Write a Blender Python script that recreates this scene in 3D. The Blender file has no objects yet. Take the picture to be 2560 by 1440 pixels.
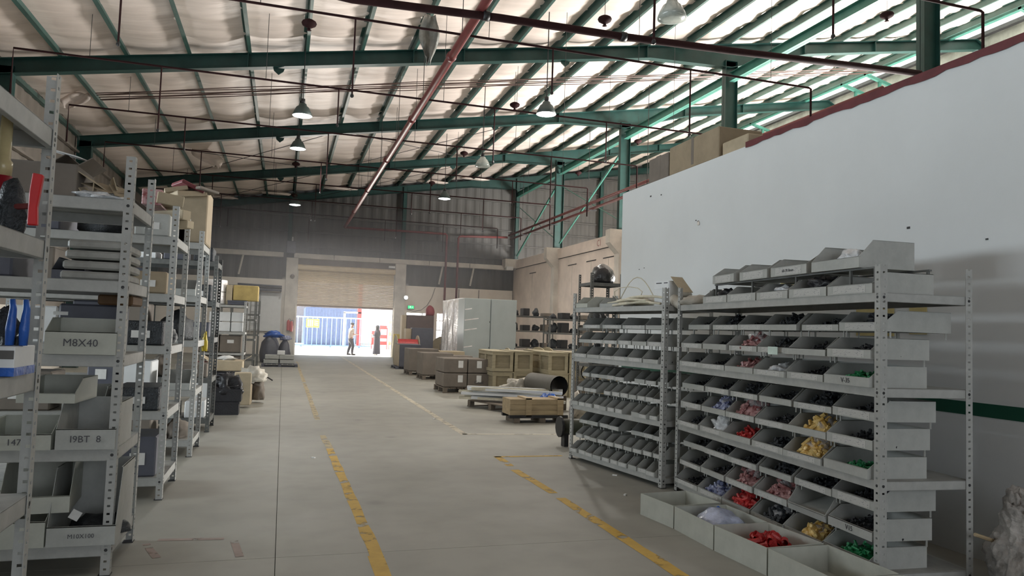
import bpy, math, random
from mathutils import Vector, Matrix, noise
PI = math.pi
random.seed(7)
scene = bpy.context.scene
col = scene.collection

# ------------------------------------------------------------------ camera
CAM_H = 1.5
YAW, PITCH, ROLL = math.radians(17.06), math.radians(3.41), math.radians(1.91)
FPX = 1850.0
_f = Vector((math.sin(YAW)*math.cos(PITCH), math.cos(YAW)*math.cos(PITCH), math.sin(PITCH)))
_r0 = Vector((math.cos(YAW), -math.sin(YAW), 0)); _u0 = _r0.cross(_f)
_r = _r0*math.cos(ROLL) + _u0*math.sin(ROLL)
_u = _u0*math.cos(ROLL) - _r0*math.sin(ROLL)
CAMP = Vector((0, 0, CAM_H))
cam_d = bpy.data.cameras.new('camera'); cam_d.sensor_width = 36; cam_d.lens = 36*FPX/2560
cam_d.clip_start = 0.05; cam_d.clip_end = 500
cam = bpy.data.objects.new('camera', cam_d); col.objects.link(cam)
M = Matrix((( _r.x, _u.x, -_f.x, 0), (_r.y, _u.y, -_f.y, 0), (_r.z, _u.z, -_f.z, CAM_H), (0, 0, 0, 1)))
cam.matrix_world = M
scene.camera = cam

# surveying helpers: a sight line met with a real plane of the hall
def _ray(px, py): return _r*((px-1280)/FPX) - _u*((py-720)/FPX) + _f
def on_z(px, py, z=0.0): d = _ray(px, py); return CAMP + d*((z-CAM_H)/d.z)
def on_y(px, py, y): d = _ray(px, py); return CAMP + d*(y/d.y)
def on_x(px, py, x): d = _ray(px, py); return CAMP + d*(x/d.x)

# ------------------------------------------------------------------ light
vs = scene.view_settings
vs.view_transform = 'Standard'; vs.look = 'None'; vs.gamma = 1.0; vs.use_curve_mapping = False
vs.exposure = 0.6
scene.cycles.use_denoising = True
scene.cycles.max_bounces = 7; scene.cycles.diffuse_bounces = 4; scene.cycles.glossy_bounces = 3
scene.cycles.transmission_bounces = 4; scene.cycles.transparent_max_bounces = 8
scene.cycles.sample_clamp_indirect = 4.0
scene.cycles.caustics_reflective = False; scene.cycles.caustics_refractive = False
w = bpy.data.worlds.new('sky'); scene.world = w; w.use_nodes = True
wb = w.node_tree.nodes['Background']; wb.inputs[0].default_value = (0.86, 0.93, 1.0, 1); wb.inputs[1].default_value = 1.3
def sun_light(name, d, strength, color):
    l = bpy.data.lights.new(name, 'SUN'); l.energy = strength; l.angle = 0.01; l.color = color
    o = bpy.data.objects.new(name, l); col.objects.link(o)
    o.rotation_euler = Vector(d).to_track_quat('-Z', 'Y').to_euler(); o.location = (0, 60, 40)
sun_light('sun', (0.30, -0.12, -1.0), 12.0, (1.0, 0.96, 0.88))
def area(name, loc, d, sx, sy, power, color):
    l = bpy.data.lights.new(name, 'AREA'); l.shape = 'RECTANGLE'; l.size = sx; l.size_y = sy
    l.energy = power; l.color = color
    o = bpy.data.objects.new(name, l); col.objects.link(o); o.location = loc
    o.rotation_euler = Vector(d).to_track_quat('-Z', 'Y').to_euler()
    return o
# daylight area lamps at yard and left window; side and rear ones are added fill
area('yard_daylight', (3.2, 44.4, 0.03), (0, 0, 1), 7.0, 5.4, 5600, (1.0, 0.93, 0.86))
area('added_side_fill', (21.2, 20.0, 2.0), (-1, 0, 0.22), 10.0, 3.8, 6200, (1.0, 0.97, 0.92))  # added to brighten the right roof foil, its door is unseen
area('left_window_daylight', (-6.1, 8.0, 2.3), (1, -0.12, 0.05), 9.0, 1.0, 360, (0.84, 0.94, 1.0))
area('added_rear_fill', (1.5, -7.5, 2.6), (0, 1, 0.18), 6.0, 4.6, 95, (0.95, 0.97, 1.0))  # added frontal fill from behind the camera

# ------------------------------------------------------------------ materials
def mat(name, c, rough=0.6, metal=0.0, var=0.12, scale=6.0, bump=0.0, bscale=None, trans=0.0, emit=None, alpha=1.0,
        c2=None, stretch=None, spec=0.5):
    m = bpy.data.materials.new(name); m.use_nodes = True; nt = m.node_tree; N = nt.nodes; L = nt.links
    b = N['Principled BSDF']
    b.inputs['Roughness'].default_value = rough; b.inputs['Metallic'].default_value = metal
    b.inputs['Specular IOR Level'].default_value = spec
    tc = N.new('ShaderNodeTexCoord'); mp = N.new('ShaderNodeMapping'); L.new(tc.outputs['Object'], mp.inputs[0])
    if stretch: mp.inputs['Scale'].default_value = stretch
    nz = N.new('ShaderNodeTexNoise'); nz.inputs['Scale'].default_value = scale; nz.inputs['Detail'].default_value = 6
    nz.inputs['Roughness'].default_value = 0.65
    L.new(mp.outputs[0], nz.inputs['Vector'])
    mx = N.new('ShaderNodeMix'); mx.data_type = 'RGBA'
    a = [max(0, x*(1-var)) for x in c]; d = c2 if c2 else [min(1, x*(1+var)) for x in c]
    mx.inputs[6].default_value = (*a, 1); mx.inputs[7].default_value = (*d, 1)
    rp = N.new('ShaderNodeMapRange'); rp.inputs[1].default_value = 0.35; rp.inputs[2].default_value = 0.65
    L.new(nz.outputs['Fac'], rp.inputs[0]); L.new(rp.outputs[0], mx.inputs[0])
    L.new(mx.outputs[2], b.inputs['Base Color'])
    if bump:
        n2 = N.new('ShaderNodeTexNoise'); n2.inputs['Scale'].default_value = bscale or scale*4; n2.inputs['Detail'].default_value = 5
        L.new(mp.outputs[0], n2.inputs['Vector'])
        bp = N.new('ShaderNodeBump'); bp.inputs['Strength'].default_value = bump; bp.inputs['Distance'].default_value = 0.02
        L.new(n2.outputs['Fac'], bp.inputs['Height']); L.new(bp.outputs[0], b.inputs['Normal'])
    if trans: b.inputs['Transmission Weight'].default_value = trans
    if emit:
        b.inputs['Emission Color'].default_value = (*emit[0], 1); b.inputs['Emission Strength'].default_value = emit[1]
    if alpha < 1: b.inputs['Alpha'].default_value = alpha
    return m

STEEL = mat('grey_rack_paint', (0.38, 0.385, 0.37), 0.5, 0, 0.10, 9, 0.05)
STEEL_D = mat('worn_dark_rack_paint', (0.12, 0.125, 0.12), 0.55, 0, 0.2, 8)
SHELF = mat('shelf_plate', (0.30, 0.30, 0.28), 0.6, 0, 0.2, 5)
BIN = mat('grey_bin_paint', (0.40, 0.41, 0.39), 0.5, 0, 0.10, 7, 0.03)
BIN_W = mat('greenish_bin_paint', (0.44, 0.45, 0.40), 0.55, 0, 0.08, 6, 0.03)
PAPER = mat('paper_label', (0.72, 0.72, 0.70), 0.8, 0, 0.06, 14)
INK = mat('marker_ink', (0.07, 0.07, 0.08), 0.6, 0, 0.1, 20)
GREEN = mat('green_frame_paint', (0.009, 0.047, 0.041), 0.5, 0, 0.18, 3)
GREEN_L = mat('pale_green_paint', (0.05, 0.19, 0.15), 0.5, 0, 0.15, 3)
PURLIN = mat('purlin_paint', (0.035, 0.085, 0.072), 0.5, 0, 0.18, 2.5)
FOIL = mat('roof_foil', (0.78, 0.68, 0.62), 0.5, 0.0, 0.08, 2.2, 0.6, 5.0, stretch=(0.25, 2.2, 1))
CLAD = mat('grey_cladding', (0.095, 0.092, 0.088), 0.6, 0, 0.15, 1.2, stretch=(1, 1, 0.2))
CLAD_L = mat('beige_cladding', (0.20, 0.175, 0.15), 0.7, 0, 0.15, 1.2, stretch=(1, 1, 0.2))
PLASTER = mat('stained_plaster', (0.80, 0.74, 0.66), 0.85, 0, 0.10, 0.8, 0.15, 12, c2=(0.86, 0.81, 0.74))
PANELM = mat('precast_wall', (0.76, 0.67, 0.60), 0.85, 0, 0.12, 0.9, 0.12, 10)
CONC = mat('concrete_member', (0.60, 0.57, 0.52), 0.85, 0, 0.15, 1.5, 0.15, 14)
WHITEW = mat('white_wall_paint', (0.70, 0.73, 0.74), 0.75, 0, 0.035, 0.6, 0.03, 40)
STRIPE = mat('green_wall_stripe', (0.006, 0.075, 0.045), 0.6, 0, 0.1, 3)
MAROON = mat('maroon_coping_paint', (0.13, 0.025, 0.03), 0.6, 0, 0.2, 4)
YELLOW = mat('worn_yellow_marking', (0.55, 0.34, 0.05), 0.7, 0, 0.2, 9, c2=(0.36, 0.29, 0.16))
CREAM = mat('worn_cream_marking', (0.50, 0.45, 0.34), 0.7, 0, 0.15, 9, c2=(0.40, 0.38, 0.33))
REDP = mat('red_pipe_paint', (0.16, 0.036, 0.035), 0.45, 0, 0.15, 3)
DRED = mat('dark_red_pipe_paint', (0.030, 0.012, 0.013), 0.8, 0, 0.2, 3, spec=0.15)
DARK = mat('dark_metal', (0.03, 0.03, 0.032), 0.5, 0.3, 0.2, 6)
BLACKP = mat('black_plastic', (0.018, 0.018, 0.022), 0.45, 0, 0.2, 10, 0.2)
WIRE = mat('thin_wire', (0.05, 0.05, 0.05), 0.5, 0.4)
CARD = mat('cardboard', (0.31, 0.25, 0.17), 0.85, 0, 0.10, 4, 0.05)
CARD2 = mat('pale_cardboard', (0.44, 0.37, 0.26), 0.85, 0, 0.10, 4, 0.05)
CARD_D = mat('dull_cardboard', (0.185, 0.16, 0.135), 0.85, 0, 0.10, 4, 0.05)
WOOD = mat('crate_plywood', (0.34, 0.30, 0.205), 0.8, 0, 0.14, 3, 0.08, stretch=(1, 1, 6))
WOOD2 = mat('crate_pine', (0.40, 0.31, 0.19), 0.75, 0, 0.16, 3, 0.08, stretch=(1, 6, 6))
WOODB = mat('crate_sheet', (0.25, 0.215, 0.145), 0.85, 0, 0.14, 3, 0.08, stretch=(1, 1, 6))
WOODD = mat('old_pallet_wood', (0.17, 0.14, 0.11), 0.85, 0, 0.2, 4, 0.1)
SHUT = mat('shutter_paint', (0.70, 0.58, 0.40), 0.5, 0, 0.06, 4)
WHITE = mat('white_goods', (0.72, 0.74, 0.75), 0.5, 0, 0.05, 4)
CAB = mat('cabinet_enamel', (0.40, 0.45, 0.45), 0.35, 0, 0.05, 2)
FILM = mat('stretch_film', (0.92, 0.86, 0.84), 0.2, 0.0, 0.25, 3, 0.8, 6, stretch=(1, 1, 2.5))
PLASTIC = mat('clear_bag', (0.62, 0.64, 0.66), 0.18, 0, 0.2, 12, 0.8, 20, spec=0.8)
RED = mat('red_plastic', (0.45, 0.03, 0.03), 0.4, 0, 0.25, 12, 0.3)
REDB = mat('red_bag', (0.30, 0.06, 0.06), 0.22, 0, 0.4, 14, 0.6, 20, c2=(0.5, 0.3, 0.3))
YEL = mat('yellow_bag', (0.75, 0.42, 0.05), 0.25, 0, 0.3, 14, 0.6, 20, c2=(0.8, 0.62, 0.28))
BLUE = mat('blue_plastic', (0.02, 0.10, 0.42), 0.4, 0, 0.2, 8, 0.2)
BLUEB = mat('blue_bag', (0.10, 0.13, 0.34), 0.25, 0, 0.3, 14, 0.6, 20, c2=(0.45, 0.48, 0.62))
GRN = mat('green_fittings', (0.02, 0.22, 0.08), 0.4, 0, 0.3, 20, 0.4)
DKC = mat('dark_fittings', (0.03, 0.035, 0.04), 0.5, 0.2, 0.4, 25, 0.6)
SACK = mat('woven_sack', (0.28, 0.26, 0.24), 0.45, 0, 0.3, 5, 1.0, 22, c2=(0.46, 0.43, 0.40))
TARP = mat('grey_tarp', (0.46, 0.43, 0.37), 0.5, 0, 0.2, 4, 0.5, 8)
STRAPM = mat('pale_straps', (0.60, 0.56, 0.44), 0.6, 0, 0.15, 8)
GLOW = mat('lamp_glass', (0.9, 0.95, 0.95), 0.3, emit=((0.9, 1.0, 0.97), 6.0))
GLASSD = mat('unlit_lamp_glass', (0.42, 0.47, 0.44), 0.2, 0, 0.15, 9, spec=0.8)
PANE = mat('daylit_pane', (0.9, 0.9, 0.9), 0.4, emit=((1.0, 0.98, 0.95), 4.0))
SKIN = mat('skin', (0.22, 0.12, 0.08), 0.6)
CLOTH_W = mat('cream_shirt', (0.30, 0.26, 0.235), 0.85, bump=0.2)
CLOTH_N = mat('dark_trousers', (0.02, 0.02, 0.028), 0.85, bump=0.2)
CLOTH_B = mat('dark_robe', (0.018, 0.018, 0.028), 0.85, bump=0.2)
HAIR = mat('black_cap', (0.015, 0.015, 0.018), 0.8)
GATE = mat('blue_gate_paint', (0.26, 0.42, 0.80), 0.5)
YARD = mat('yard_concrete', (0.62, 0.60, 0.56), 0.9, 0, 0.06, 0.6)
FACADE = mat('yard_facade', (0.27, 0.27, 0.32), 0.8)
CONTB = mat('blue_container_paint', (0.12, 0.18, 0.34), 0.6)
EXITG = mat('exit_sign_face', (0.02, 0.5, 0.15), 0.4, emit=((0.03, 0.8, 0.25), 0.9))
EXITW = mat('exit_sign_symbol', (0.9, 0.9, 0.9), 0.4, emit=((0.8, 1, 0.85), 0.9))
YPOST = mat('yellow_guard_paint', (0.62, 0.47, 0.03), 0.5)
SIGNY = mat('lime_sign', (0.55, 0.75, 0.05), 0.5)
BROWN = mat('brown_conduit', (0.10, 0.06, 0.05), 0.5)
SLATE = mat('slate_panel', (0.085, 0.09, 0.115), 0.5)
SKYL = bpy.data.materials.new('translucent_roof_sheet'); SKYL.use_nodes = True
_n = SKYL.node_tree.nodes; _n.clear(); _o = _n.new('ShaderNodeOutputMaterial'); _t = _n.new('ShaderNodeBsdfTranslucent')
_t.inputs[0].default_value = (0.62, 0.64, 0.58, 1); SKYL.node_tree.links.new(_t.outputs[0], _o.inputs[0])
# polished, dusty concrete floor
def floor_material():
    m = mat('floor_concrete', (0.30, 0.29, 0.255), 0.5, 0, 0.0, 1)
    nt = m.node_tree; N = nt.nodes; L = nt.links; b = N['Principled BSDF']
    for n in [n for n in N if n.type in ('MIX', 'MAP_RANGE', 'TEX_NOISE')]: N.remove(n)
    g = N.new('ShaderNodeNewGeometry')
    def nz(sc, det, vec=None):
        n = N.new('ShaderNodeTexNoise'); n.inputs['Scale'].default_value = sc; n.inputs['Detail'].default_value = det
        L.new(vec or g.outputs['Position'], n.inputs['Vector']); return n
    def ramp(n, a, bb, ca, cb):
        r = N.new('ShaderNodeValToRGB'); r.color_ramp.elements[0].position = a; r.color_ramp.elements[1].position = bb
        r.color_ramp.elements[0].color = (*ca, 1); r.color_ramp.elements[1].color = (*cb, 1); L.new(n.outputs['Fac'], r.inputs[0]); return r
    r1 = ramp(nz(0.5, 8), 0.3, 0.7, (0.245, 0.242, 0.212), (0.325, 0.318, 0.28))
    r2 = ramp(nz(3.0, 10), 0.40, 0.75, (1, 1, 1), (0.84, 0.84, 0.84))
    mx = N.new('ShaderNodeMix'); mx.data_type = 'RGBA'; mx.blend_type = 'MULTIPLY'; mx.inputs[0].default_value = 1
    L.new(r1.outputs[0], mx.inputs[6]); L.new(r2.outputs[0], mx.inputs[7])
    # dark oily spots
    v = N.new('ShaderNodeTexVoronoi'); v.inputs['Scale'].default_value = 0.9; L.new(g.outputs['Position'], v.inputs['Vector'])
    rr = N.new('ShaderNodeValToRGB'); rr.color_ramp.elements[0].position = 0.02; rr.color_ramp.elements[1].position = 0.10
    rr.color_ramp.elements[0].color = (0.55, 0.55, 0.55, 1); rr.color_ramp.elements[1].color = (1, 1, 1, 1)
    L.new(v.outputs['Distance'], rr.inputs[0])
    m2 = N.new('ShaderNodeMix'); m2.data_type = 'RGBA'; m2.blend_type = 'MULTIPLY'; m2.inputs[0].default_value = 0.6
    L.new(mx.outputs[2], m2.inputs[6]); L.new(rr.outputs[0], m2.inputs[7]); L.new(m2.outputs[2], b.inputs['Base Color'])
    n3 = nz(2.0, 6); mr = N.new('ShaderNodeMapRange'); mr.inputs[3].default_value = 0.45; mr.inputs[4].default_value = 0.68
    L.new(n3.outputs['Fac'], mr.inputs[0]); L.new(mr.outputs[0], b.inputs['Roughness'])
    return m
FLOOR = floor_material()

# ------------------------------------------------------------------ mesh helpers
class MB:
    def __init__(s): s.v = []; s.f = []; s.mi = []; s.cur = 0
    def add(s, vs_, fs):
        o = len(s.v); s.v += [tuple(v) for v in vs_]; s.f += [tuple(i+o for i in f) for f in fs]; s.mi += [s.cur]*len(fs)
        return s
    def box(s, x0, y0, z0, x1, y1, z1, m=None):
        vs_ = [Vector((x, y, z)) for z in (z0, z1) for y in (y0, y1) for x in (x0, x1)]
        if m: vs_ = [m @ v for v in vs_]
        return s.add(vs_, [(0, 2, 3, 1), (4, 5, 7, 6), (0, 1, 5, 4), (2, 6, 7, 3), (0, 4, 6, 2), (1, 3, 7, 5)])
    def cbox(s, c, d, rz=0, rx=0, ry=0):
        m = Matrix.Translation(c) @ Matrix.Rotation(rz, 4, 'Z') @ Matrix.Rotation(ry, 4, 'Y') @ Matrix.Rotation(rx, 4, 'X')
        return s.box(-d[0]/2, -d[1]/2, -d[2]/2, d[0]/2, d[1]/2, d[2]/2, m)
    def tube(s, pts, r, n=8, caps=True):
        pts = [Vector(p) for p in pts]; rs = r if isinstance(r, (list, tuple)) else [r]*len(pts)
        base = len(s.v); up = Vector((0, 0, 1)); prev = None; vv = []; ff = []
        for i, p in enumerate(pts):
            d = (pts[min(i+1, len(pts)-1)] - pts[max(i-1, 0)])
            d = d.normalized() if d.length > 1e-9 else up
            if prev is None:
                a = d.cross(up)
                if a.length < 1e-3: a = d.cross(Vector((1, 0, 0)))
            else: a = prev - d*prev.dot(d)
            if a.length < 1e-6: a = d.orthogonal()
            a.normalize(); b = d.cross(a); prev = a
            for k in range(n):
                t = 2*PI*k/n; vv.append(p + (a*math.cos(t) + b*math.sin(t))*rs[i])
        for i in range(len(pts)-1):
            for k in range(n):
                ff.append((i*n+k, i*n+(k+1) % n, (i+1)*n+(k+1) % n, (i+1)*n+k))
        if caps: ff.append(tuple(range(n))[::-1]); ff.append(tuple((len(pts)-1)*n+k for k in range(n)))
        return s.add(vv, ff)
    def lathe(s, prof, n=16, c=(0, 0, 0), m=None):
        vv = []; ff = []
        for r, z in prof:
            for k in range(n):
                t = 2*PI*k/n; v = Vector((r*math.cos(t), r*math.sin(t), z))
                vv.append((m @ v if m else v) + Vector(c))
        for i in range(len(prof)-1):
            for k in range(n): ff.append((i*n+k, i*n+(k+1) % n, (i+1)*n+(k+1) % n, (i+1)*n+k))
        return s.add(vv, ff)
    def prism(s, poly, axis, a, b):
        n = len(poly)
        def P(u, v, t): return {'x': (t, u, v), 'y': (u, t, v), 'z': (u, v, t)}[axis]
        vv = [P(u, v, a) for u, v in poly] + [P(u, v, b) for u, v in poly]
        ff = [tuple(range(n))[::-1], tuple(range(n, 2*n))] + [(i, (i+1) % n, n+(i+1) % n, n+i) for i in range(n)]
        return s.add(vv, ff)
    def mesh(s, name, mats, smooth=False):
        me = bpy.data.meshes.new(name); me.from_pydata(s.v, [], s.f)
        for m in (mats if isinstance(mats, (list, tuple)) else [mats]): me.materials.append(m)
        if any(s.mi): me.polygons.foreach_set('material_index', s.mi)
        if smooth: me.polygons.foreach_set('use_smooth', [True]*len(me.polygons))
        me.update(); return me
    def build(s, name, mats, parent=None, smooth=False, loc=None, rz=0):
        return link(name, s.mesh(name, mats, smooth), parent, loc, rz)
def link(name, me, parent=None, loc=None, rz=0):
    o = bpy.data.objects.new(name, me); col.objects.link(o)
    if parent: o.parent = parent
    if loc is not None: o.location = loc
    if rz: o.rotation_euler = (0, 0, rz)
    return o
def bevel(o, wd=0.004, seg=1):
    b = o.modifiers.new('edge', 'BEVEL'); b.width = wd; b.segments = seg; b.limit_method = 'ANGLE'; return o
def solid(o, t, off=-1):
    m = o.modifiers.new('thickness', 'SOLIDIFY'); m.thickness = t; m.offset = off; return o
def tag(o, label, cat, group=None, kind=None):
    if label: o['label'] = label
    if cat: o['category'] = cat
    if group: o['group'] = group
    if kind: o['kind'] = kind
    return o
def thing(name, label, cat, loc=(0, 0, 0), rz=0, group=None):
    o = bpy.data.objects.new(name, None); col.objects.link(o); o.empty_display_size = 0.1
    o.location = loc; o.rotation_euler = (0, 0, rz)
    return tag(o, label, cat, group)
def struct(o, kind='structure'): o['kind'] = kind; return o
def dup(root, loc, rz=None, label=None, group=None):
    r = root.copy(); col.objects.link(r); r.location = loc
    if rz is not None: r.rotation_euler = (0, 0, rz)
    if label: r['label'] = label
    if group: r['group'] = group
    for ch in list(root.children):
        c = ch.copy(); col.objects.link(c); c.parent = r
        for g in list(ch.children):
            d = g.copy(); col.objects.link(d); d.parent = c
    return r
def text_mesh(txt, size, m, parent, loc, rot, name='marking', shear=0.0):
    cu = bpy.data.curves.new('lettering', 'FONT'); cu.body = txt; cu.size = size; cu.align_x = 'CENTER'; cu.align_y = 'CENTER'
    cu.extrude = 0.0006; cu.shear = shear; cu.resolution_u = 2
    t = bpy.data.objects.new('lettering', cu); col.objects.link(t)
    dg = bpy.context.evaluated_depsgraph_get(); me = bpy.data.meshes.new_from_object(t.evaluated_get(dg))
    bpy.data.objects.remove(t); me.materials.clear(); me.materials.append(m)
    o = link(name, me, parent, loc); o.rotation_euler = rot; return o
ORD = ['first', 'second', 'third', 'fourth', 'fifth', 'sixth', 'seventh', 'eighth', 'ninth', 'tenth', 'eleventh', 'twelfth', 'thirteenth']
def bag_mesh(name, sx, sy, sz, m, seed=0, rough=0.25, sub=3, flat=0.15):
    """a crumpled closed bag or heap resting on z=0"""
    import bmesh
    bm = bmesh.new(); bmesh.ops.create_icosphere(bm, subdivisions=sub, radius=1.0)
    for v in bm.verts:
        p = v.co.copy(); n1 = noise.noise(p*1.6+Vector((seed*3.1, seed, 0))); n2 = noise.noise(p*4.2+Vector((seed, 7, seed*2.0)))
        q = p*2.6+Vector((seed*1.7, 3, seed)); n3 = abs(noise.noise(q)); n4 = abs(noise.noise(q*2.3))
        p *= 1 + rough*n1 + rough*0.55*n2 - rough*0.75*n3 - rough*0.40*n4
        if sub >= 5: p *= 1 - rough*0.42*abs(noise.noise(Vector((q.x*3.5, q.y*3.5, q.z*1.2)))) - rough*0.16*abs(noise.noise(q*11))
        z = p.z
        if z < -0.45: z = -0.45
        v.co = Vector((p.x*sx/2, p.y*sy/2, (z+0.45)/1.45*sz))
    me = bpy.data.meshes.new(name); bm.to_mesh(me); bm.free(); me.materials.append(m)
    me.polygons.foreach_set('use_smooth', [True]*len(me.polygons)); return me
def bag(name, label, cat, loc, sx, sy, sz, m, seed=0, rough=0.25, sub=3, group=None, parent=None, rz=0):
    o = link(name, bag_mesh(name, sx, sy, sz, m, seed, rough, sub), parent, loc, rz)
    if not parent: tag(o, label, cat, group)
    return o

# ================================================================== SETTING
XL, XC, XR = -6.3, 12.0, 21.5
YB, YF = 38.9, -8.0
FR = [4.5, 11.4, 18.3, 25.2, 32.1, 38.6]
def zr(x): return 8.04 + 0.166*x

# floor: sunk bed with cast slabs, joints open between them
floor = struct(MB().box(XL-0.3, YF-0.5, -0.30, XR+0.3, YB+0.15, -0.10).build('floor', mat('joint_grime', (0.12, 0.115, 0.10), 0.9)))
xs = [XL-0.2, -3.9, 0.025, 4.9, 9.8, 15.0, XR+0.2]; ys = [YF-0.4, -2.4, 5.08, 12.68, 20.3, 27.9, 33.5, YB+0.1]
for i in range(len(xs)-1):
    for j in range(len(ys)-1):
        g = 0.0022
        MB().box(xs[i]+g, ys[j]+g, -0.10, xs[i+1]-g, ys[j+1]-g, 0.0).build('slab', FLOOR, floor)
def worn(name, base):
    m = mat(name, base, 0.7); nt = m.node_tree; N = nt.nodes; L = nt.links
    m2 = N.new('ShaderNodeTexNoise'); m2.inputs['Scale'].default_value = 7; m2.inputs['Detail'].default_value = 8
    L.new(N['Texture Coordinate'].outputs['Object'], m2.inputs['Vector'])
    r = N.new('ShaderNodeMapRange'); r.inputs[1].default_value = 0.36; r.inputs[2].default_value = 0.46
    L.new(m2.outputs['Fac'], r.inputs[0]); L.new(r.outputs[0], N['Principled BSDF'].inputs['Alpha']); return m
YELLOW = worn('worn_yellow_marking_paint', (0.52, 0.33, 0.055)); CREAM = worn('worn_cream_marking_paint', (0.46, 0.42, 0.33))
FAINT = worn('faint_yellow_marking_paint', (0.40, 0.33, 0.20))
def mark(x0, y0, x1, y1, wd, m):
    a = Vector((x0, y0, 0)); b = Vector((x1, y1, 0)); d = (b-a).normalized(); n = Vector((-d.y, d.x, 0))*wd/2
    vv = []; ff = []; k = max(2, int((b-a).length/0.25)); rnd = random.Random(int(x0*100+y0))
    for i in range(k+1):
        p = a+(b-a)*i/k; j1 = n*(1+0.14*rnd.uniform(-1, 1)); j2 = n*(1+0.14*rnd.uniform(-1, 1))
        vv += [p+j1+Vector((0, 0, 0.0015)), p-j2+Vector((0, 0, 0.0015))]
        if i: ff.append((2*i-2, 2*i-1, 2*i+1, 2*i))
    MB().add(vv, ff).build('floor_marking', m, floor)
mark(0.60, 2.0, 0.66, 5.0, 0.10, YELLOW); mark(0.66, 5.0, 0.62, 9.4, 0.09, YELLOW); mark(0.62, 9.4, 0.59, 10.55, 0.085, FAINT)
mark(0.60, 12.3, 0.60, 20.0, 0.085, FAINT); mark(0.60, 20.4, 0.60, 31.5, 0.09, FAINT)
mark(2.47, 2.2, 2.50, 6.42, 0.10, YELLOW); mark(2.51, 6.62, 2.49, 7.80, 0.095, YELLOW); mark(2.51, 8.02, 2.54, 8.65, 0.09, YELLOW)
mark(2.50, 8.62, 3.36, 8.62, 0.07, YELLOW); mark(2.56, 10.55, 4.15, 10.42, 0.07, CREAM); mark(2.58, 10.5, 2.84, 37.5, 0.10, CREAM)
RMARK = worn('faint_red_marking_paint', (0.30, 0.235, 0.21))
for a, b in (((365, 1360), (392, 1395)), ((395, 1350), (560, 1347)), ((585, 1352), (600, 1392))):
    p, q = on_z(*a), on_z(*b); mark(p.x, p.y, q.x, q.y, .05, RMARK)
# a few scraps lying on the floor
for px, py, s in ((783, 1145, 0.05), (1537, 1189, 0.05), (1563, 1238, 0.045), (1085, 1048, 0.06)):
    p = on_z(px, py)
    o = MB().cbox((0, 0, 0.006), (s, s*0.45, 0.012)).build('paper_scrap', PAPER, None, loc=p, rz=px*0.3)
    tag(o, {783: 'white paper scrap on open floor left of the yellow lines', 1537: 'white paper scrap near the foot of the far bin rack',
            1563: 'small white scrap lying before the open boxes on the floor', 1085: 'pale scrap on the floor between the long aisle lines'}[px], 'scrap')

# ceiling: foil insulation hung over the purlins, with sags, folds and horizontal streaks
def foil_patch(name, x0, x1, y0, y1, dx, dy, parent=None):
    nx = int((x1-x0)/dx); ny = int((y1-y0)/dy); vv = []; ff = []
    for j in range(ny+1):
        y = y0+(y1-y0)*j/ny
        for i in range(nx+1):
            x = x0+(x1-x0)*i/nx
            ph = ((x-0.2)/1.3) % 1.0; sag = math.sin(PI*ph)
            n1 = noise.noise(Vector((x*0.22, y*1.5, 3.0))); n2 = noise.noise(Vector((x*0.9, y*4.2, 9.0)))
            bay = ((y-4.5)/6.9) % 1.0
            z = zr(x)+0.235 - 0.055*sag - 0.09*sag*abs(n1) + 0.042*n2 - 0.02*math.sin(y*5.2+n1*3)
            vv.append((x, y, z))
    for j in range(ny):
        for i in range(nx):
            a = j*(nx+1)+i; ff.append((a, a+nx+1, a+nx+2, a+1))
    return MB().add(vv, ff).build(name, FOIL, parent, smooth=True)
ceiling = struct(foil_patch('ceiling', XL, 20.1, YF, YB, 0.26, 0.13))
o = MB()
for k in range(int((YB-YF)/0.30)):
    y = YF+k*0.30
    o.add([(XL-0.1, y, zr(XL)+0.34), (20.2, y, zr(20.2)+0.34), (20.2, y+0.3, zr(20.2)+0.34), (XL-0.1, y+0.3, zr(XL)+0.34)], [(0, 1, 2, 3)])
o.build('roof_sheet', CLAD, ceiling)
sk = MB(); nn = int((YB-YF)/0.10)
vv = []; ff = []
for k in range(nn+1):
    y = YF+(YB-YF)*k/nn; dz = 0.03 if (k//2) % 2 else 0.0
    vv += [(20.0, y, zr(20.0)+0.30+dz), (XR, y, zr(XR)+0.30+dz)]
    if k: ff.append((2*k-2, 2*k-1, 2*k+1, 2*k))
sk.add(vv, ff).build('skylight_sheet', SKYL, ceiling)
# purlins: one channel every 1.3 m, each its own piece
k0 = -5
for k in range(k0, 16):
    x = 0.2+1.3*k
    if x > 20.0: break
    z = zr(x); h = 0.20; f = 0.075; sl = 0.166
    pl = MB()
    for a, b in ((YF, YB),):
        pl.prism([(x-0.004, z), (x+0.004, z), (x+0.004, z+h), (x-0.004, z+h)], 'y', a, b)
        pl.prism([(x, z), (x+f, z+f*sl), (x+f, z+f*sl+0.006), (x, z+0.006)], 'y', a, b)
        pl.prism([(x, z+h-0.006), (x-f, z+h-0.006-f*sl), (x-f, z+h-f*sl), (x, z+h)], 'y', a, b)
        pl.prism([(x+f-0.004, z+f*sl), (x+f, z+f*sl), (x+f, z+f*sl+0.02), (x+f-0.004, z+f*sl+0.02)], 'y', a, b)
    pl.build('purlin', PURLIN, ceiling)
MB().prism([(20.0, zr(20)), (20.16, zr(20)), (20.16, zr(20)+.22), (20.0, zr(20)+.22)], 'y', YF, YB).build('purlin', GREEN_L, ceiling)
# ridge gutter strip
MB().box(XR-0.22, YF, zr(XR)+0.02, XR-0.05, YB, zr(XR)+0.14).build('gutter', DARK, ceiling)

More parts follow.
